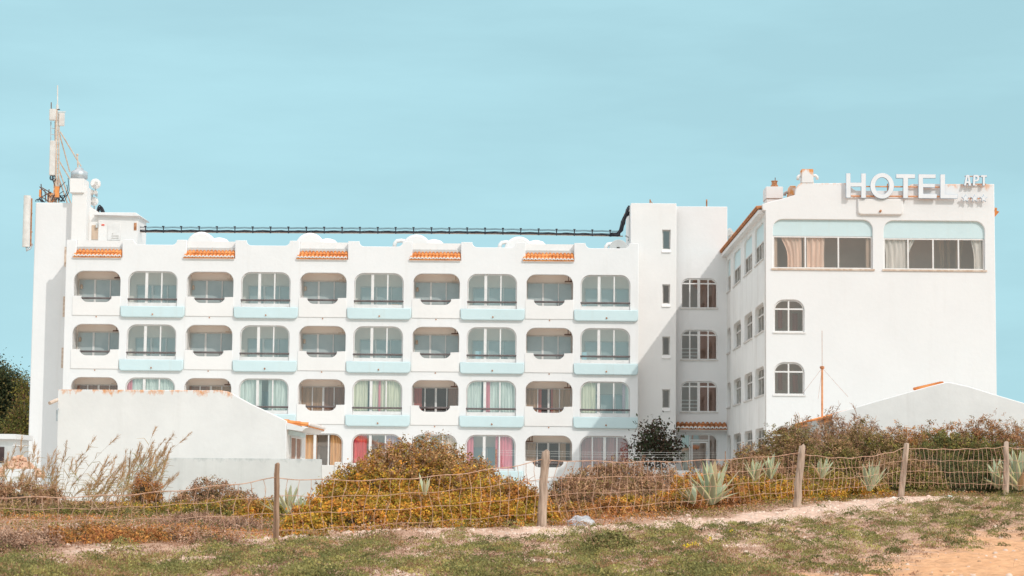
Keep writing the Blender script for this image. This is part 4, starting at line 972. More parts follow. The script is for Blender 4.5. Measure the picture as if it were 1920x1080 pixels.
# ================================================================ FOLIAGE TOOLS
def leaf_arrays(P, N, L, W, rs, droop=0.0):
    n = len(P); r = rs.normal(size=(n, 3)); d = np.cross(N, r); d /= np.linalg.norm(d, axis=1)[:, None]+1e-9
    s = np.cross(N, d); L = np.asarray(L)[:, None]*np.ones((n, 1)); W = np.asarray(W)[:, None]*np.ones((n, 1))
    m = P+d*L*.5
    V = np.stack([P, m+s*W*.5+N*W*.12, P+d*L, m-s*W*.5+N*W*.12], 1).reshape(-1, 3)
    return V, np.arange(4*n).reshape(n, 4)
def up_leaf_arrays(P, D, L, W, rs):
    """leaf blades that grow along direction D"""
    n = len(P); r = rs.normal(size=(n, 3)); s = np.cross(D, r); s /= np.linalg.norm(s, axis=1)[:, None]+1e-9
    L = np.asarray(L)[:, None]; W = np.asarray(W)[:, None]; m = P+D*L*.55
    V = np.stack([P, m+s*W*.5, P+D*L, m-s*W*.5], 1).reshape(-1, 3)
    return V, np.arange(4*n).reshape(n, 4)
def ribbons(A, B, w0, w1, rs, faces=2):
    """thin three sided sticks from A to B"""
    n = len(A); d = B-A; d = d/(np.linalg.norm(d, axis=1)[:, None]+1e-9)
    r = rs.normal(size=(n, 3)); a = np.cross(d, r); a /= np.linalg.norm(a, axis=1)[:, None]+1e-9; b = np.cross(d, a)
    w0 = np.broadcast_to(np.asarray(w0, float).reshape(-1, 1), (n, 1)); w1 = np.broadcast_to(np.asarray(w1, float).reshape(-1, 1), (n, 1))
    vs = []
    for (C_, w) in ((A, w0), (B, w1)):
        for t in (0, 2.094, 4.189): vs.append(C_+(a*math.cos(t)+b*math.sin(t))*w)
    V = np.stack(vs, 1).reshape(-1, 3); base = np.arange(n)[:, None]*6
    F = np.concatenate([base+np.array([[i, (i+1) % 3, 3+(i+1) % 3, 3+i]]) for i in range(3)], 0)
    return V, F
def merge(parts):
    Vs, Fs, Cs, o = [], [], [], 0
    for (V, F, C) in parts: Vs.append(V); Fs.append(F+o); Cs.append(C); o += len(V)
    return np.concatenate(Vs), np.concatenate(Fs), np.concatenate(Cs)
PAL = {
 'gold':  [((.17,.155,.035), .15), ((.40,.33,.05), .22), ((.70,.42,.06), .25), ((.80,.34,.06), .20), ((.44,.18,.07), .18)],
 'olive': [((.13,.14,.05), .28), ((.24,.23,.07), .34), ((.40,.32,.08), .2), ((.34,.19,.11), .18)],
 'brown': [((.38,.21,.13), .32), ((.50,.28,.16), .28), ((.58,.36,.20), .15), ((.25,.19,.07), .25)],
 'rust':  [((.50,.20,.08), .34), ((.66,.32,.09), .26), ((.30,.17,.07), .22), ((.24,.19,.07), .18)],
 'dark':  [((0.086,0.098,0.048), .45), ((0.140,0.150,0.062), .35), ((0.250,0.210,0.083), .2)],
 'pine':  [((0.047,0.065,0.036), .45), ((0.081,0.098,0.042), .3), ((0.149,0.143,0.060), .15), ((0.270,0.195,0.072), .1)],
 'green': [((.18,.185,.07), .28), ((.28,.265,.10), .36), ((.38,.34,.12), .22), ((.38,.24,.13), .14)],
 'plum':  [((.07,.045,.035), .3), ((.11,.07,.05), .2), ((.07,.085,.045), .5)],
 'dry':   [((.46,.28,.19), .4), ((.60,.41,.30), .27), ((.30,.17,.11), .33)]}
def pal_colors(pal, n, rs, P=None, shift=None):
    c = np.array([p[0] for p in PAL[pal]]); w = np.array([p[1] for p in PAL[pal]]); w = w/w.sum()
    cum = np.cumsum(w); u = rs.uniform(size=n)
    if P is not None:
        patch = (fn(P[:, 0]+P[:, 2]*.7, P[:, 1]+P[:, 2], 2.0, 1, 8)*.5+.5).clip(0, .999); u = (u*.55+patch*.45)
        u = (np.argsort(np.argsort(u))+.5)/len(u)
    idx = np.searchsorted(cum, u).clip(0, len(c)-1)
    return c[idx]*rs.uniform(.8, 1.2, size=(n, 1))
def shrub(label, lobes, pal='gold', seed=1, dens=900, leaf=.047, twigs=0.25, twig_len=.5, spiky=0.0, group=None, pal2=None, name="shrub", cat="shrub", twig_pal='dry'):
    """lobes: (px, D, halfwidth px, top py). Leaves in clumps through an uneven mound, twigs poking out"""
    rs = np.random.RandomState(seed); parts = []; tw = []; core = MB(); first = None
    ztop = max(tz(l[0], l[3], l[1]) for l in lobes)
    for (px, D, hw, top) in lobes:
        cx = at(px, 903, D).x; gz = float(ground_z(cx, D)); tzv = tz(px, top-3, D); rx = hw*D/FPX; ry = rx*.85; h = max(tzv-gz, .25)*.97
        if first is None: first = (cx, D, gz)
        area = 2*math.pi*((rx*ry)**.8+(rx*h)**.8*2)/3**1.0
        n = int(area*dens*3.4); ncl = max(n//14, 10)
        cz = rs.uniform(0, 1, ncl*6); wgt = np.sqrt((rx*cz)**2+(h**2)*(1-cz*cz)); cz = cz[rs.uniform(size=ncl*6) < wgt/max(rx, h)][:ncl]; ncl = len(cz); th = rs.uniform(0, 2*math.pi, ncl)
        sr = np.sqrt(1-cz*cz); u = np.stack([sr*np.cos(th), sr*np.sin(th), cz], 1)
        bump = 1+.13*fn(u[:, 0]*3+cx, u[:, 1]*3+u[:, 2]*2+D, 1.2, 1, 8)
        k = bump*(1-.22*rs.uniform(0, 1, ncl)**1.6)
        C_ = np.stack([cx+u[:, 0]*rx*k, D+u[:, 1]*ry*k, gz+u[:, 2]*h*k-.03], 1)
        m = 14; P = np.repeat(C_, m, 0); nrm = np.repeat(u, m, 0); off = rs.normal(size=(len(P), 3))*.035; P = P+off
        cl_pal = pal_colors(pal, len(C_), rs, C_)
        if pal2:
            hf_ = (C_[:, 2]-gz)/max(ztop-gz, .2); top_ = rs.uniform(size=len(C_)) < (fn(C_[:, 0]*.8+5, C_[:, 2]*2+C_[:, 1]*.3, 1.3, 0, 6)*.35+.15+(hf_-.44)*2.4); c2 = pal_colors(pal2, len(C_), rs, C_); cl_pal = np.where(top_[:, None], c2, cl_pal)
        col = np.repeat(cl_pal*rs.uniform(.6, 1.25, (len(cl_pal), 1)), m, 0)*rs.uniform(.75, 1.25, (len(P), 1)); col = .7*col+.3*pal_colors(pal, len(P), rs)
        N = nrm*.8+rs.normal(size=P.shape)*.75+np.array([0, -.1, .25]); N /= np.linalg.norm(N, axis=1)[:, None]
        Lf = leaf*rs.uniform(.6, 1.35, len(P))
        V, F = leaf_arrays(P, N, Lf, Lf*.68, rs); parts.append((V, F, np.repeat(col, 4, 0)))
        # twigs
        nt = int(area*dens*.085*twigs)
        if nt:
            th = rs.uniform(0, 2*math.pi, nt); cz = rs.uniform(.05, 1, nt); sr = np.sqrt(1-cz*cz); u = np.stack([sr*np.cos(th), sr*np.sin(th), cz], 1)
            patch = (fn(u[:, 0]*3+cx*2, u[:, 2]*3+D, 1.1, 0, 6) > -.25) & (rs.uniform(size=nt) < np.clip((gz+cz*h-gz)/max(ztop-gz, .2)*1.5-.35+(.35 if twigs < 1.25 and not pal2 else 0), .04, 1)); u = u[patch]; nt = len(u)
            bump = 1+.13*fn(u[:, 0]*3+cx, u[:, 1]*3+u[:, 2]*2+D, 1.2, 1, 8); S_ = np.array([rx, ry, h]); c0 = np.array([cx, D, gz])
            A = c0+u*S_*(bump*rs.uniform(.72, .98, nt))[:, None]
            dirn = u+rs.normal(size=u.shape)*.55+np.array([0, 0, .25]); dirn /= np.linalg.norm(dirn, axis=1)[:, None]
            Lt = twig_len*rs.uniform(.25, 1, nt)*.55
            B = A+dirn*Lt[:, None]; wd = .0055*(1+D/60)
            V, F = ribbons(A, B, wd, wd*.5, rs); tc_ = pal_colors(twig_pal, nt, rs); tw.append((V, F, np.repeat(tc_, 6, 0)))
            for q_ in range(2):
                A2 = A+dirn*(Lt*rs.uniform(.4, .9, nt))[:, None]; d2 = dirn+rs.normal(size=u.shape)*.7; d2 /= np.linalg.norm(d2, axis=1)[:, None]
                V, F = ribbons(A2, A2+d2*(Lt*.5)[:, None], wd*.7, wd*.35, rs); tw.append((V, F, np.repeat(tc_, 6, 0)))
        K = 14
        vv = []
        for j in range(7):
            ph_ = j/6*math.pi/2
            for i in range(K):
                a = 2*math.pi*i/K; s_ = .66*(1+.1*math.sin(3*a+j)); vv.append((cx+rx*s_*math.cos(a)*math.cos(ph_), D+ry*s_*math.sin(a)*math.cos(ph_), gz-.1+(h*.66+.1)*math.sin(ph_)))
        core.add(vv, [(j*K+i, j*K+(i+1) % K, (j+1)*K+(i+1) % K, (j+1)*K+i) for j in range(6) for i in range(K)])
    root = empty(name, first, label, cat, group)
    V, F, C_ = merge(parts); np_mesh("foliage", V, F, M['leaf'], root, C_)
    if tw: V, F, C_ = merge(tw); np_mesh("twig", V, F, M['twig'], root, C_)
    core.build("branch_core", M['core'], root, recalc=False)
    return root
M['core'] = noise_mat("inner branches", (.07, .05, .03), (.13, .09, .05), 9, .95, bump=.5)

# ================================================================ SHRUBS
shrub("largest mound shrub, gold green with twiggy brown crown, before the balconies",
      [(790, 43, 135, 822), (690, 41.5, 100, 860), (735, 42.5, 100, 838), (845, 42.5, 105, 838), (640, 39.5, 88, 912), (870, 41.5, 95, 868), (930, 40.5, 80, 895), (775, 38.0, 150, 922), (910, 38.6, 92, 932), (595, 36.5, 62, 945), (660, 36.3, 95, 935), (760, 37.2, 110, 945), (570, 34.6, 48, 968), (850, 38.2, 90, 945)], 'gold', 1, dens=750, twigs=1.3, pal2='brown', twig_len=.34)
shrub("orange gold shrub just left of the middle post", [(965, 39.5, 55, 905), (1000, 41, 50, 930)], 'gold', 2, dens=900, twigs=.25, pal2='rust')
shrub("dry brown shrub between the middle post and the entrance tree", [(1150, 52, 100, 866), (1075, 50, 55, 884), (1240, 53, 65, 882), (1120, 48, 80, 899), (1200, 49, 70, 899)], 'brown', 3, dens=750, twigs=1.0, twig_len=.4)
shrub("low orange green shrub below the dry brown shrub right of the middle post", [(1080, 44.5, 60, 945), (1170, 45.5, 75, 930), (1250, 46.5, 60, 925), (1040, 42, 35, 965)], 'rust', 4, dens=800, twigs=.3, pal2='gold')
shrub("thin domed dry shrub in front of the grey garden wall", [(395, 56, 62, 897), (450, 55, 40, 915), (345, 55, 30, 925)], 'brown', 5, dens=420, twigs=1.1, twig_len=.35)
shrub("low green gold shrub below the domed dry shrub", [(340, 48, 90, 945), (430, 47, 80, 935), (500, 46, 55, 940), (250, 48, 90, 945)], 'olive', 6, dens=700, twigs=.3, pal2='gold')
shrub("small bright yellow orange shrub left of the leftmost fence post", [(488, 43, 28, 940), (465, 42.5, 22, 955)], 'gold', 7, dens=900, twigs=.1, pal2='rust')
shrub("low olive shrub below the reeds at left", [(150, 47, 95, 945), (60, 46, 80, 950), (230, 45, 70, 955), (0, 45, 60, 945)], 'olive', 8, dens=700, twigs=.4, pal2='brown')
shrub("bare brown scrub at the left edge behind the wire", [(30, 50, 70, 905), (90, 52, 40, 915), (-20, 50, 50, 900)], 'brown', 9, dens=420, twigs=1.2, twig_len=.4)
shrub("dark red brown shrub tuft at the foot of the tall reeds", [(270, 62, 26, 880), (292, 61, 16, 905)], 'rust', 10, dens=420, twigs=.8)
shrub("sloping brown shrub in front of the flank windows of the right wing", [(1405, 62, 55, 836), (1460, 64, 55, 802), (1370, 60, 45, 866), (1430, 58, 60, 852), (1490, 62, 50, 802)], 'brown', 11, dens=850, twigs=.7, pal2='olive', twig_len=.35)
shrub("tallest twiggy thorn shrub below the guyed pole", [(1560, 68, 62, 776), (1500, 66, 55, 788), (1615, 68, 48, 780)], 'brown', 12, dens=520, twigs=1.5, twig_len=.65, twig_pal='dry')
shrub("dark olive shrub right of the thorn shrub behind the fence", [(1620, 62, 75, 803), (1560, 60, 65, 826), (1670, 61, 50, 810)], 'olive', 13, dens=900, twigs=.4, pal2='brown')
shrub("brown heath like shrub in front of the gabled house gable", [(1730, 70, 70, 798), (1680, 69, 50, 802), (1780, 70, 50, 798)], 'brown', 14, dens=950, twigs=.15, pal2='rust', twig_len=.3)
shrub("rusty orange domed shrub right of the gabled house's middle", [(1860, 70, 62, 788), (1905, 69, 50, 794), (1820, 70, 40, 798)], 'rust', 15, dens=950, twigs=.15, pal2='brown', twig_len=.3)
shrub("dark green shrub directly behind the wire at far right", [(1790, 65, 78, 810), (1860, 64, 60, 820), (1735, 63, 55, 827), (1900, 63, 50, 842), (1800, 61, 90, 860)], 'dark', 16, dens=950, twigs=.15, pal2='olive')
shrub("gold green low shrub between the right agaves and the weathered post", [(1440, 53, 75, 893), (1380, 52, 50, 905), (1530, 55, 60, 885), (1480, 51, 55, 910)], 'gold', 17, dens=750, twigs=.3, pal2='olive')
shrub("green gold low shrub in front of the dark olive shrub right of the weathered post", [(1570, 53, 60, 890), (1630, 55, 45, 905), (1540, 51.5, 45, 912)], 'gold', 18, dens=750, twigs=.3, pal2='olive')
shrub("brown low shrub around the largest agave", [(1300, 50, 60, 887), (1350, 50, 55, 890), (1280, 48, 40, 907)], 'rust', 19, dens=750, twigs=.6, pal2='gold')
shrub("olive brown shrub behind the leaning right post", [(1690, 60, 60, 852), (1730, 60, 50, 872), (1650, 59, 45, 857)], 'olive', 20, dens=800, twigs=.6, pal2='brown')
shrub("grey green rounded bush alone in the foreground turf", [(1150, 30.5, 42, 1006), (1120, 30, 30, 1018)], 'green', 21, dens=1500, leaf=.035, twigs=.2)
shrub("grey brown thorn tangle at the lower left edge", [(20, 27.5, 70, 990), (80, 28.5, 45, 1005), (-20, 27, 50, 985)], 'dry', 22, dens=500, leaf=.03, twigs=1.4, twig_len=.35)
shrub("low rusty creeper patch in front of the wire at lower left", [(190, 30.0, 95, 1000), (270, 30.5, 60, 1010), (110, 30, 60, 1012)], 'rust', 23, dens=900, leaf=.035, twigs=.5, twig_len=.2)
shrub("grey heather like cushion left of the leftmost post", [(360, 37, 80, 988), (450, 36, 60, 990)], 'dry', 24, dens=600, leaf=.03, twigs=1.1, twig_len=.25)
shrub("pinkish dry creeper left of the leftmost post base", [(400, 31.5, 70, 1025), (330, 31, 60, 1030)], 'dry', 25, dens=600, leaf=.03, twigs=.8, twig_len=.15, pal2='rust')

# ---------------------------------------------------------------- trees
def tree(name, label, px, D, base_px, blobs, pal, seed, n, leaf, trunk_r, limbs=7, twigw=.02, trunk_mat=None, crown_name="crown"):
    rs = np.random.RandomState(seed); gz = float(ground_z(at(px, 903, D).x, D)); cx = at(px, 903, D).x
    root = empty(name, (cx, D, gz), label, "tree", "trees behind the left tower" if 'conifer' in name else None)
    parts = []; A = []; B = []
    tot = sum(b[2]*b[3] for b in blobs)
    for (bx, by, hw, hh) in blobs:
        c = np.array(at(bx, by, D)); r = np.array([hw*D/FPX, hw*D/FPX*.9, hh*D/FPX]); ncl = max(int(n*hw*hh/tot/20), 4)
        u = rs.normal(size=(ncl, 3)); u /= np.linalg.norm(u, axis=1)[:, None]; k = rs.uniform(.25, 1, ncl)**.5*(1+.25*rs.normal(size=ncl)*.4)
        C_ = c+u*r*k[:, None]; P = np.repeat(C_, 20, 0)+rs.normal(size=(ncl*20, 3))*leaf*2.0
        N = np.repeat(u, 20, 0)*.6+rs.normal(size=P.shape)*.8+np.array([0, 0, .3]); N /= np.linalg.norm(N, axis=1)[:, None]
        L = leaf*rs.uniform(.6, 1.4, len(P)); V, F = leaf_arrays(P, N, L, L*.5, rs)
        col = np.repeat(pal_colors(pal, ncl, rs, C_), 20, 0)*rs.uniform(.8, 1.2, (len(P), 1)); parts.append((V, F, np.repeat(col, 4, 0)))
        kk = rs.choice(ncl, min(ncl, 14), replace=False); A.append(np.tile(c-[0, 0, r[2]*.6], (len(kk), 1))); B.append(C_[kk])
    V, F, C_ = merge(parts); np_mesh(crown_name, V, F, M['leaf'], root, C_)
    A = np.concatenate(A); B = np.concatenate(B); V, F = ribbons(A, B, twigw*1.6, twigw*.5, rs)
    np_mesh("limb", V, F, M['bark'], root)
    mb = MB()
    stems = blobs[:limbs]
    for (bx, by, hw, hh) in stems:
        e = at(bx, by, D); s = Vector((cx+rs.uniform(-.15, .15)*trunk_r*6, D, gz-.1)); mid = s.lerp(e, .5)+Vector((rs.uniform(-.2, .2)*trunk_r*4, 0, 0))
        mb.tube([s, s.lerp(mid, .6), mid, e], [trunk_r, trunk_r*.8, trunk_r*.6, trunk_r*.25], 7)
    mb.build("trunk", M['bark'], root, smooth=True)
    return root
M['bark'] = noise_mat("bark", (.16, .11, .08), (.30, .22, .17), 8, .9, bump=.5)
tree("conifer_tree", "dark conifer with a ragged crown at the left edge beside the tower", 12, 130, 0, [(0, 730, 34, 42), (25, 745, 24, 34), (-20, 720, 30, 42), (10, 780, 38, 40), (40, 775, 16, 40), (-10, 820, 45, 40), (30, 830, 25, 35), (4, 695, 8, 10), (33, 712, 9, 10), (-25, 770, 45, 50)], 'pine', 51, 42000, .16, .25, twigw=.04)
tree("conifer_tree", "lighter olive pine lower down between the dark conifer and the tower", 44, 124, 0, [(40, 790, 16, 20), (30, 800, 20, 14), (48, 815, 12, 26), (46, 735, 7, 22)], 'olive', 52, 9000, .14, .12, twigw=.03)
tree("rubber_tree", "small dark purple leaved tree beside the glazed entrance", 1231, 107, 0, [(1226, 820, 17, 16), (1212, 836, 12, 14), (1246, 833, 15, 14), (1231, 802, 5, 7), (1206, 852, 8, 11), (1240, 850, 15, 13), (1260, 843, 7, 8), (1216, 812, 6, 6), (1268, 842, 3, 5)], 'plum', 53, 2600, .18, .05, twigw=.02)

# ---------------------------------------------------------------- agaves
def agave(label, px, base_py, D, hpx, n=22, seed=1, spread=.55, lean=0.0, group="agaves along the fence", pale=False):
    rs = np.random.RandomState(seed); c = at(px, base_py, D); H = hpx*D/FPX
    z0 = min(c.z, float(ground_z(c.x, D))+.6)
    Vs, Fs, Cs = [], [], []; o = 0
    for i in range(n):
        t = (i+.5)/n; az = i*2.4+rs.uniform(-.3, .3); inc = (.10+.95*t*spread*1.6)+rs.uniform(-.08, .08); L = H*(1.02-.12*t)*rs.uniform(.8, 1.08); W = H*.165*rs.uniform(.85, 1.15)
        d = np.array([math.cos(az)*math.sin(inc)+lean, math.sin(az)*math.sin(inc), math.cos(inc)]); d /= np.linalg.norm(d)
        side = np.cross(d, [0, 0, 1.0]) if abs(d[2]) < .99 else np.array([math.sin(az), -math.cos(az), 0]); side /= np.linalg.norm(side)+1e-9; up = np.cross(side, d)
        K = 8; cur = .18*rs.uniform(-.3, 1.0)*t
        dead = rs.uniform() < (.10 if not pale else .3)
        mc = np.array([.42, .48, .33])*rs.uniform(.85, 1.25); ec = np.array([.80, .70, .34])
        if dead: mc = np.array([.55, .42, .24]); ec = np.array([.62, .40, .22])
        if pale: mc = mc*.6+np.array([.55, .58, .38])*.4
        for j in range(K+1):
            s = j/K; w = W*(.55+.75*math.sin(min(s*1.5, 1)*math.pi/2))*(1-s**2.6)+.002
            p = d*L*s + up*(H*.0) + np.array([0, 0, -1])*cur*L*s*s + np.array([math.cos(az), math.sin(az), 0])*.02
            depth = W*.45*(1-s)
            for (a, b, cc) in ((-1, .5, ec), (-.72, .30, mc), (0, 0, mc*.92), (.72, .30, mc), (1, .5, ec), (.55, -.28, mc), (-.55, -.28, mc)):
                Vs.append(p+side*a*w*.5+up*b*depth); Cs.append(cc*(1-.0*s))
        for j in range(K):
            for q_ in range(7):
                a0 = o+j*7+q_; a1 = o+j*7+(q_+1) % 7; Fs.append((a0, a1, a1+7, a0+7))
        o += 7*(K+1)
    root = tag(bpy.data.objects.new("agave", None), label, "agave", group); root.location = (c.x, D, z0); scene.collection.objects.link(root)
    V = np.array(Vs)+np.array([c.x, D, z0]); np_mesh("leaf_rosette", V, np.array(Fs), M['agave'], root, np.array(Cs), smooth=True)
    return root
agave("largest agave, yellow edged, standing at the middle of the fence's right half", 1335, 945, 45.8, 88, 22, 1, spread=.62)
agave("small pale agave leaning left out of the shrub beside the largest agave", 1300, 945, 46.2, 50, 9, 2, spread=.8, lean=-.9, pale=True)
agave("yellowish agave left of the weathered post, right of the largest agave", 1415, 900, 51, 46, 14, 3, spread=.42, pale=True)
agave("blue grey agave close to the left side of the weathered post", 1445, 897, 51.2, 48, 10, 4, spread=.35)
agave("blue green agave just right of the weathered post", 1540, 896, 50.2, 46, 14, 5, spread=.5, lean=.15)
agave("pale green agave with clustered blades midway between the two right posts", 1630, 920, 52, 60, 18, 6, spread=.45, lean=.25)
agave("thin drooping agave behind the wire just left of the rightmost post", 1872, 915, 60, 62, 14, 7, spread=.75)
agave("tall arching blue agave at the right edge beyond the rightmost post", 1912, 918, 59.5, 85, 20, 8, spread=.7)
agave("green blue agave right of the leftmost post", 562, 980, 37.2, 52, 12, 9, spread=.40)
agave("dry tipped agave rising behind the leftmost post", 541, 962, 40, 58, 10, 10, spread=.45, pale=True)
agave("small yellow agave leaning left behind the leftmost post", 515, 958, 40.5, 38, 8, 12, spread=.7, lean=-.4, pale=True)
agave("two pale agave blades poking out of the largest mound shrub", 797, 915, 37.0, 42, 4, 11, spread=.30, pale=True)

# ---------------------------------------------------------------- reeds
def reeds(label, items, seed, D, group="dry reeds in front of the white annex"):
    """items: (base px, top px, top py) stems with feathery plumes"""
    rs = np.random.RandomState(seed); parts = []; lv = []; pl = []
    x_b = at(items[0][0], 903, D).x; root = empty("reed_clump", (x_b, D, float(ground_z(x_b, D))), label, "reeds", group)
    for (bx, tx_, ty) in items:
        d = D+rs.uniform(-1.2, 1.2); b = at(bx, 903, d); b.z = float(ground_z(b.x, d)); t = at(tx_, ty, d); K = 9; pts = []
        for j in range(K+1):
            s = j/K; x = b.x+(t.x-b.x)*s**1.6; pts.append(np.array([x, d+.1*math.sin(s*2+bx), b.z+(t.z-b.z)*(s**.93)]))
        pts = np.array(pts); c = np.array([.46, .31, .18])*rs.uniform(.7, 1.2)
        w = .0075*(1-.6*np.linspace(0, 1, K)); V, F = ribbons(pts[:-1], pts[1:], w, w*.95, rs); parts.append((V, F, np.tile(c, (len(V), 1))))
        nl = rs.randint(3, 7)
        for q_ in range(nl):
            s = rs.uniform(.15, .85); p = pts[int(s*K)]; sg = rs.choice([-1, 1]); L = rs.uniform(.25, .6)
            d0 = np.array([sg*rs.uniform(.3, .9), rs.uniform(-.5, .5), 1.0]); d0 /= np.linalg.norm(d0); p1 = p+d0*L*.5; p2 = p1+(d0+np.array([sg*.8, 0, -.9]))*L*.35
            V, F = ribbons(np.array([p, p1]), np.array([p1, p2]), [.011, .008], [.008, .003], rs); cc = np.array([.48, .34, .16])*rs.uniform(.7, 1.25)
            if rs.uniform() < .2: cc = np.array([.30, .30, .12])
            lv.append((V, F, np.tile(cc, (len(V), 1))))
        m = 34; tip = pts[-1]; dr = pts[-1]-pts[-3]; dr /= np.linalg.norm(dr); pl_len = rs.uniform(.35, .6)
        s = rs.uniform(0, 1, m); A = tip-dr*pl_len*s[:, None]; dd = dr+rs.normal(size=(m, 3))*.35; dd /= np.linalg.norm(dd, axis=1)[:, None]
        V, F = ribbons(A, A+dd*(.16*rs.uniform(.5, 1.2, m))[:, None], .007, .003, rs); pl.append((V, F, np.tile(np.array([.56, .36, .20])*rs.uniform(.75, 1.15), (len(V), 1))))
    V, F, C_ = merge(parts); np_mesh("stalks", V, F, M['twig'], root, C_)
    V, F, C_ = merge(lv); np_mesh("foliage", V, F, M['twig'], root, C_)
    V, F, C_ = merge(pl); np_mesh("plume", V, F, M['twig'], root, C_)
R = random.Random(4)
def stems(b0, b1, n, topf): return [(lambda b: (b, *topf(b)))(R.uniform(b0, b1)) for _ in range(n)]
reeds("densest tall reed clump standing against the left end of the grey wall", stems(228, 300, 46, lambda b: (b+R.uniform(0, 45), R.uniform(835, 905))) + [(255, 292, 803), (262, 325, 815), (258, 357, 812), (240, 262, 833), (270, 312, 838), (250, 285, 830), (248, 308, 826)], 31, 70)
reeds("fan of reeds with two far leaning stems in front of the white annex", stems(110, 175, 18, lambda b: (b+R.uniform(-4, 50), R.uniform(850, 925))) + [(128, 178, 822), (132, 218, 820), (118, 124, 830), (120, 135, 862)], 32, 69)
reeds("shorter reeds between the leaning stems and the dense clump", stems(165, 235, 22, lambda b: (b+R.uniform(0, 35), R.uniform(862, 930))) + [(180, 198, 868), (195, 228, 872)], 33, 68)
reeds("reeds in front of the shaded side of the tower", stems(48, 108, 24, lambda b: (b+R.uniform(-6, 26), R.uniform(845, 925))) + [(55, 64, 832), (60, 67, 836), (78, 104, 846), (84, 110, 850)], 34, 67)
reeds("green tinged reeds at the far left edge before the hut", stems(-15, 50, 30, lambda b: (b+R.uniform(-6, 22), R.uniform(850, 930))) + [(5, 28, 838), (35, 42, 818)], 35, 66)

# ---------------------------------------------------------------- fence
fence = empty("wire_fence", (FX[2], FY[2], float(ground_z(FX[2], FY[2]))), "rusty sagging wire mesh fence on rough wooden posts crossing the scrub", "fence")
posts = [(518, 1026, 519.5, 870, 32, 5.2, .92), (1014, 988, 1022.5, 847, 38, 8.2, 1), (1493, 943, 1503.5, 836, 47, 7.0, 1), (1688, 920, 1700, 832, 53, 5.6, 1), (1886.5, 927, 1887, 830, 58, 5.6, 1)]
M['wood'] = noise_mat("weathered grey wood", (.28, .20, .15), (.58, .44, .34), 6, .9, bump=.6, stretch=(3, 3, .35), bscale=20)
M['wood_brown'] = noise_mat("brown weathered wood", (.26, .16, .10), (.44, .29, .20), 5, .9, bump=.6, stretch=(3, 3, .35), bscale=20)
for k, (bx, by, tx_, ty, D, rp, _) in enumerate(posts):
    b = at(bx, by, D); b.z = float(ground_z(b.x, D))-.15; t = at(tx_, ty, D); r = rp*D/FPX; R = random.Random(k+40); pts = []; rad = []
    for j in range(9):
        s = j/8; pts.append(b.lerp(t, s)+Vector((R.uniform(-.1, .1)*r*1.6, R.uniform(-.1, .1)*r, 0))); rad.append(r*(1.08-.14*s)*R.uniform(.95, 1.05))
    rad[-1] *= .90; pts.append(t+Vector((0, 0, .012))); rad.append(rad[-1]*.78)
    MB().tube(pts, rad, 12 if k else 4).build("post", M['wood_brown'] if k == 0 else M['wood'], fence, smooth=(k > 0))
M['wire'] = noise_mat("rusty wire", (.44, .25, .16), (.66, .43, .31), 6, .75)
tops = [(-30, 932, 29.0), (518, 896, 32.0), (1018, 862, 38.0), (1499, 850, 47.0), (1696, 840, 53.0), (1887, 838, 58.0), (2070, 845, 61.5)]
bots = [(-30, 1005), (518, 1010), (1014, 975), (1493, 930), (1689, 912), (1886, 918), (2070, 925)]
sags = [0.10, .16, .10, .17, .05, .08]
# the wire visibly rises between posts where it lies over the scrub, so each bay has its own profile
mid_top = {0: (280, 922), 1: (760, 883), 2: (1240, 868), 3: (1600, 858), 4: (1790, 838), 5: (1980, 842)}
for k in range(6):
    (xa, ya, Da), (xb, yb, Db) = tops[k], tops[k+1]; A, B = at(xa, ya, Da), at(xb, yb, Db)
    zb_a = tz(bots[k][0], bots[k][1], Da); zb_b = tz(bots[k+1][0], bots[k+1][1], Db)
    Ln = (Vector((B.x, B.y, 0))-Vector((A.x, A.y, 0))).length; nc = int(Ln/(.22 if k == 0 else .27)); R = random.Random(k+70)
    Dm = (Da+Db)/2
    def top(s):
        z = A.z+(B.z-A.z)*s; return z-sags[k]*4*s*(1-s)*(1 if s < .9 else 1)
    def pt(s, f, off=True):
        x = A.x+(B.x-A.x)*s; y = A.y+(B.y-A.y)*s; zt_ = top(s); zb = zb_a+(zb_b-zb_a)*s
        wob = (math.sin(s*9+f*4+k)*.02+math.sin(s*23+f*7)*.01)*(1-abs(2*f-1)*.2)
        return Vector((x+wob*1.2+.10*math.sin(s*7+k*2)*(1-f)*f*2, y+.05*math.sin(s*13+f*3), zb+(zt_-zb)*f+.012*math.sin(s*31+f*9)))
    mb = MB()
    n = nc*3
    for f, r in ((1.0, .0078), (.70, .0048), (.41, .0048), (.12, .0045)):
        mb.tube([pt(i/n, f) for i in range(n+1)], r*(Dm/42)**.2, 5, cap=False)
    for i in range(1, nc):
        s = i/nc; dr = 0; rows = [(1.0, 0)]
        for f in (.85, .70, .55, .41, .27, .12, .0): rows.append((f, R.uniform(-.0035, .0035)+.006*math.sin(f*5+i*.5)))
        mb.tube([pt(min(max(s+dd, 0), 1), f) for f, dd in rows], .0047*(Dm/42)**.2, 4, cap=False)
    mb.build("mesh_panel", M['wire'], fence, recalc=False)
# thin pale wires strung across further back
ws = empty("garden_wires", at(1130, 862, 100), "three thin pale wires strung low across the facade left of the entrance", "wires")
mb = MB()
for k, y in enumerate((844, 848, 853)): mb.tube([at(930+430*i/20, y+4*(i/20)+2*math.sin(math.pi*i/20), 100) for i in range(21)], .0042, 4, cap=False)
mb.build("wire", M['c_white'], ws)
MB().tube([at(930, 885, 100), at(930, 842, 100)], .03, 6).tube([at(1360, 885, 100), at(1360, 846, 100)], .02, 6).build("stake", M['rust'], ws)

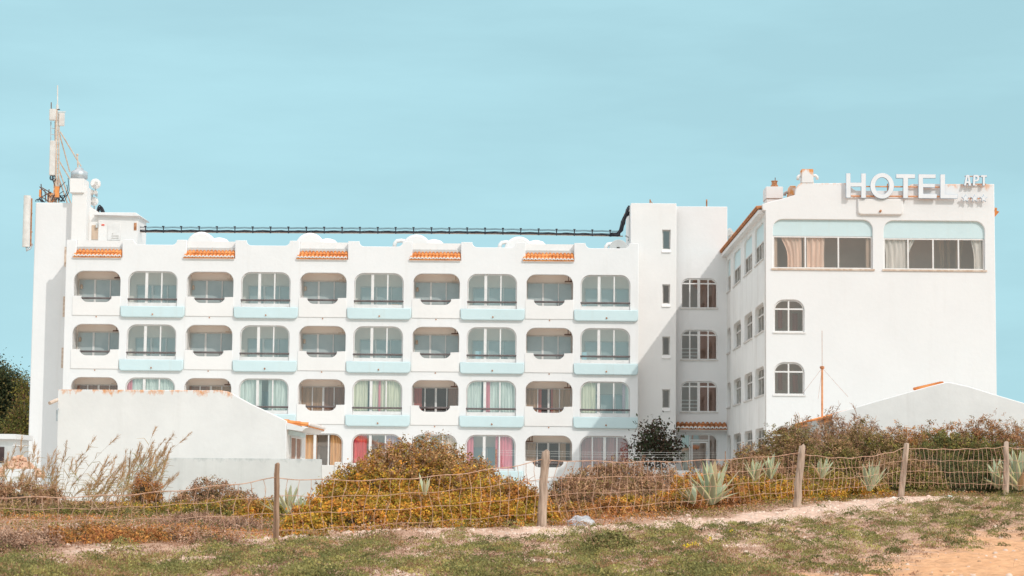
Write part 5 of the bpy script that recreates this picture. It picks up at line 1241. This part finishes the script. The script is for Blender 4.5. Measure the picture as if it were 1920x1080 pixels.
# ================================================================ GROUND COVER
rs = np.random.RandomState(77)
def scatter(n, y0=20.5, y1=60, pw=1.0):
    y = y0+(y1-y0)*rs.uniform(0, 1, n)**pw; x = rs.uniform(-1, 1, n)*(y*.26+.6)+y*.0; return x, y
# low dry creeping layer, then taller green cushions standing on it
def cushions(x, y, r_, hf, m, cc, Ls, seed, asp=.6, up=.8):
    rs_ = np.random.RandomState(seed); n = len(x); th = rs_.uniform(0, 6.283, (n, m)); q_ = np.sqrt(rs_.uniform(0, 1, (n, m)))
    lob = 1+.22*np.sin(th*3+x[:, None]*9)+.15*np.sin(th*5+y[:, None]*7)
    lx = x[:, None]+np.cos(th)*q_*r_[:, None]*lob; ly = y[:, None]+np.sin(th)*q_*r_[:, None]*lob
    lz = ground_z(lx, ly)+(r_*hf)[:, None]*np.sqrt(np.clip(1-q_**2, 0, 1))*rs_.uniform(.72, 1.04, (n, m))
    P = np.stack([lx, ly, lz], -1).reshape(-1, 3)
    D_ = np.stack([np.cos(th)*q_*.9, np.sin(th)*q_*.9, np.ones_like(th)*.8], -1).reshape(-1, 3)+rs_.normal(size=(n*m, 3))*up; D_ /= np.linalg.norm(D_, axis=1)[:, None]
    L = rs_.uniform(Ls[0], Ls[1], n*m); V, F = up_leaf_arrays(P, D_, L, L*asp, rs_)
    return V, F, np.repeat(np.repeat(cc, m, 0)*rs_.uniform(.72, 1.28, (n*m, 1)), 4, 0)
x, y = scatter(11000, 20.5, 57, 1.3); d = fence_d(x, y); sm_ = sand_mask(x, y); g = fn(x*.9+4, y*.5, 2.2, 1, 8)
keep = (rs.uniform(size=len(x)) < np.clip(1.1-1.5*sm_, 0, 1)) & (d > .1) & (g > -.7); x, y = x[keep], y[keep]; n = len(x)
V, F, C_ = cushions(x, y, rs.uniform(.06, .16, n), .28, 26, pal_colors('dry', n, rs)*rs.uniform(.65, 1.15, (n, 1)), (.015, .035), 1, .45)
tag(np_mesh("dry_creeper", V, F, M['leaf'], None, C_), "pinkish brown dried creepers carpeting the soil between the green cushions", "dry creeper", kind="stuff")
x, y = scatter(9500, 20.5, 57, 1.2); d = fence_d(x, y); sm_ = sand_mask(x, y); g = fn(x*.9+11, y*.45, 2.6, 1, 8)
keep = (rs.uniform(size=len(x)) < np.clip(1.15-1.6*sm_, 0, 1)) & (g+rs.normal(size=len(x))*.35 > -.12) & (d > .3) & ~((x < -1.2) & (d < 2.6) & (rs.uniform(size=len(x)) < .85))
x, y, g = x[keep], y[keep], g[keep]; n = len(x); r_ = .08+.20*rs.uniform(0, 1, n)**1.7
cc = pal_colors('green', n, rs, np.stack([x, y, y*0], 1))*rs.uniform(.7, 1.2, (n, 1))
V, F, C_ = cushions(x, y, r_, .66, 120, cc, (.016, .034), 2)
tag(np_mesh("ground_cover", V, F, M['leaf'], None, C_), "low grey green cushion plants carpeting the ground before the fence", "ground cover", kind="stuff")
# dry straw and dead stems
x, y = scatter(30000, 20.5, 58, 1.2); sm_ = sand_mask(x, y); keep = rs.uniform(size=len(x)) < np.clip(.9-sm_, .02, 1); x, y = x[keep], y[keep]
n = len(x); A = np.stack([x, y, ground_z(x, y)], 1); dd = rs.normal(size=(n, 3))*np.array([.7, .7, .35])+np.array([0, 0, .6]); dd /= np.linalg.norm(dd, axis=1)[:, None]
B = A+dd*(rs.uniform(.03, .13, n)[:, None]); V, F = ribbons(A, B, .003, .0015, rs); C_ = np.repeat(pal_colors('dry', n, rs), 6, 0)
tag(np_mesh("dry_grass", V, F, M['twig'], None, C_), "dead straw coloured stems lying through the low plants", "dry grass", kind="stuff")
# scrub litter behind the fence so that no bare ground shows between shrubs
x, y = scatter(24000, 33, 75, .9); d = fence_d(x, y); keep = (d < -.3); x, y = x[keep], y[keep]; n = len(x); m = 16
P = np.stack([np.repeat(x, m), np.repeat(y, m), 0*np.repeat(y, m)], 1)+rs.normal(size=(n*m, 3))*np.array([.12, .12, 0]); P[:, 2] = ground_z(P[:, 0], P[:, 1])+rs.uniform(0, .22, n*m)**1.3
N = rs.normal(size=P.shape)+np.array([0, -.3, .8]); N /= np.linalg.norm(N, axis=1)[:, None]; L = rs.uniform(.025, .055, n*m); V, F = leaf_arrays(P, N, L, L*.5, rs)
cc = np.where((fn(x, y, 1.0, 0, 6) > .1)[:, None], pal_colors('rust', n, rs), pal_colors('olive', n, rs)); cc = np.where((rs.uniform(size=n) < .35)[:, None], pal_colors('dry', n, rs), cc)
tag(np_mesh("scrub_litter", V, F, M['leaf'], None, np.repeat(np.repeat(cc, m, 0), 4, 0)), "mixed brown and olive scrub growing low behind the wire fence", "scrub", kind="stuff")
# gravel on the sand strip
def stones_mesh(x, y, s, col, zoff=0):
    n = len(x); base = np.array([(-1,-1,-.6),(1,-1,-.6),(1,1,-.6),(-1,1,-.6),(-.6,-.6,.7),(.65,-.55,.6),(.55,.6,.75),(-.65,.55,.55)], float)
    V = base[None]*(1+rs.uniform(-.3, .3, (n, 8, 3))); a = rs.uniform(0, 6.28, n); c_, s_ = np.cos(a)[:, None], np.sin(a)[:, None]
    X = V[..., 0]*c_-V[..., 1]*s_; Y2 = V[..., 0]*s_+V[..., 1]*c_; V = np.stack([X, Y2, V[..., 2]*.75], -1)*s[:, None, None]
    V += np.stack([x, y, ground_z(x, y)+s*.15+zoff], -1)[:, None]
    f = np.array([(4,5,6,7),(0,1,5,4),(1,2,6,5),(2,3,7,6),(3,0,4,7)]); F = (np.arange(n)[:, None, None]*8+f[None]).reshape(-1, 4)
    return V.reshape(-1, 3), F, np.repeat(col, 8, 0)
x, y = scatter(60000, 20.5, 62, 1.0); sm_ = sand_mask(x, y); rmk = road_mask(x, y); keep = (rs.uniform(size=len(x)) < sm_*(1-.97*rmk)); x, y = x[keep], y[keep]
n = len(x); s = .008+.030*rs.uniform(0, 1, n)**3; col = np.array([.72, .56, .45])*rs.uniform(.75, 1.2, (n, 1))
V, F, C_ = stones_mesh(x, y, s, col); tag(np_mesh("gravel", V, F, M['stone'], None, C_), "pale pinkish gravel strewn over the bare sandy strips", "gravel", kind="stuff")
# clods and tufts at the sandy edge, lower right
x, y = scatter(700, 20.5, 34, 1.0); keep = (x > 3.4); x, y = x[keep], y[keep]
s = rs.uniform(.010, .026, len(x)); V, F, C_ = stones_mesh(x, y, s, np.array([.52, .32, .19])*rs.uniform(.8, 1.2, (len(x), 1)))
tag(np_mesh("earth_clods", V, F, M['stone'], None, C_), "small orange brown clods on the bare track at lower right", "earth clods", kind="stuff")
# a few larger stones that can be told apart
for (px, py, D, s, lab) in ((1003, 1000, 35.5, .075, "pinkish stone in front of the middle post"), (700, 970, 34, .10, ""), (1185, 968, 43, .07, "pale rock right of the crumpled bag"),
                            (505, 1050, 29, .06, "pale stone at the foot of the leftmost post"), (1455, 940, 47.5, .07, "rounded pale stone left of the weathered post"), (1290, 955, 44, .07, "pale stone below the largest agave"), (1742, 930, 52, .07, "pale stone on the sandy strip between the two right posts")):
    if not lab: continue
    xx = np.array([at(px, py, D).x]); yy = np.array([float(D)]); V, F, C_ = stones_mesh(xx, yy, np.array([s]), np.array([[.74, .56, .46]]), zoff=s*.25)
    me = np_mesh("stone", V, F, M['stone'], None, C_)
    md = me.modifiers.new("s", 'SUBSURF'); md.levels = md.render_levels = 2; tag(me, lab, "stone")
# crumpled bag by the middle post
rs2 = np.random.RandomState(5)
def crumple(name, label, px, py, D, sx, sy, sz, mat, seed):
    bm = bmesh.new(); bmesh.ops.create_icosphere(bm, subdivisions=4, radius=1); q_ = np.random.RandomState(seed); dirs = q_.normal(size=(14, 3)); dirs /= np.linalg.norm(dirs, axis=1)[:, None]
    for v in bm.verts:
        p = np.array(v.co); k = 1+sum(.10*abs(math.sin(5*float(p @ dd)+i)) for i, dd in enumerate(dirs[:7]))-.35; v.co = Vector((p[0]*sx*k, p[1]*sy*k, max(p[2], -.25)*sz*k))
    me = bpy.data.meshes.new(name); bm.to_mesh(me); bm.free(); o = link_mesh(name, me, mat); c = at(px, py, D); o.location = (c.x, D, float(ground_z(c.x, D))+sz*.2); return tag(o, label, name.split('_')[-1])
crumple("crumpled_bag", "crumpled grey blue plastic bag lying right of the middle post", 1090, 982, 39.8, .24, .15, .16, noise_mat("grey blue plastic", (.40, .42, .46), (.62, .62, .62), 9, .5), 3)
crumple("litter_scrap", "small aqua white scrap of litter on the strip near the rightmost post", 1781, 929, 52.5, .08, .06, .06, noise_mat("aqua litter", (.60, .75, .75), (.75, .82, .80), 9, .5), 4)
crumple("white_litter", "tiny white scrap of litter at the sandy strip near the leaning post", 1675, 927, 51, .06, .05, .05, noise_mat("white litter", (.75, .75, .72), (.85, .84, .80), 9, .5), 6)
# a few yellow flowers in the turf
fl = []
x = np.array([at(px, py, D).x for px, py, D in ((1286, 1014, 30), (1302, 1011, 30.4), (1307, 1018, 30), (1330, 1000, 32), (1369, 988, 33.5), (1290, 1018, 29.6))]); y = np.array([30, 30.4, 30, 32, 33.5, 29.6])
P = np.repeat(np.stack([x, y, ground_z(x, y)+.09], 1), 10, 0)+rs.normal(size=(60, 3))*.014; N = rs.normal(size=P.shape)*.4+np.array([0, -.8, .6]); N /= np.linalg.norm(N, axis=1)[:, None]
V, F = leaf_arrays(P, N, np.full(60, .035), np.full(60, .03), rs); tag(np_mesh("yellow_flowers", V, F, M['leaf'], None, np.tile([.75, .55, .06], (240, 1))), "tiny yellow flowers scattered in the turf right of the middle", "flowers", kind="stuff")
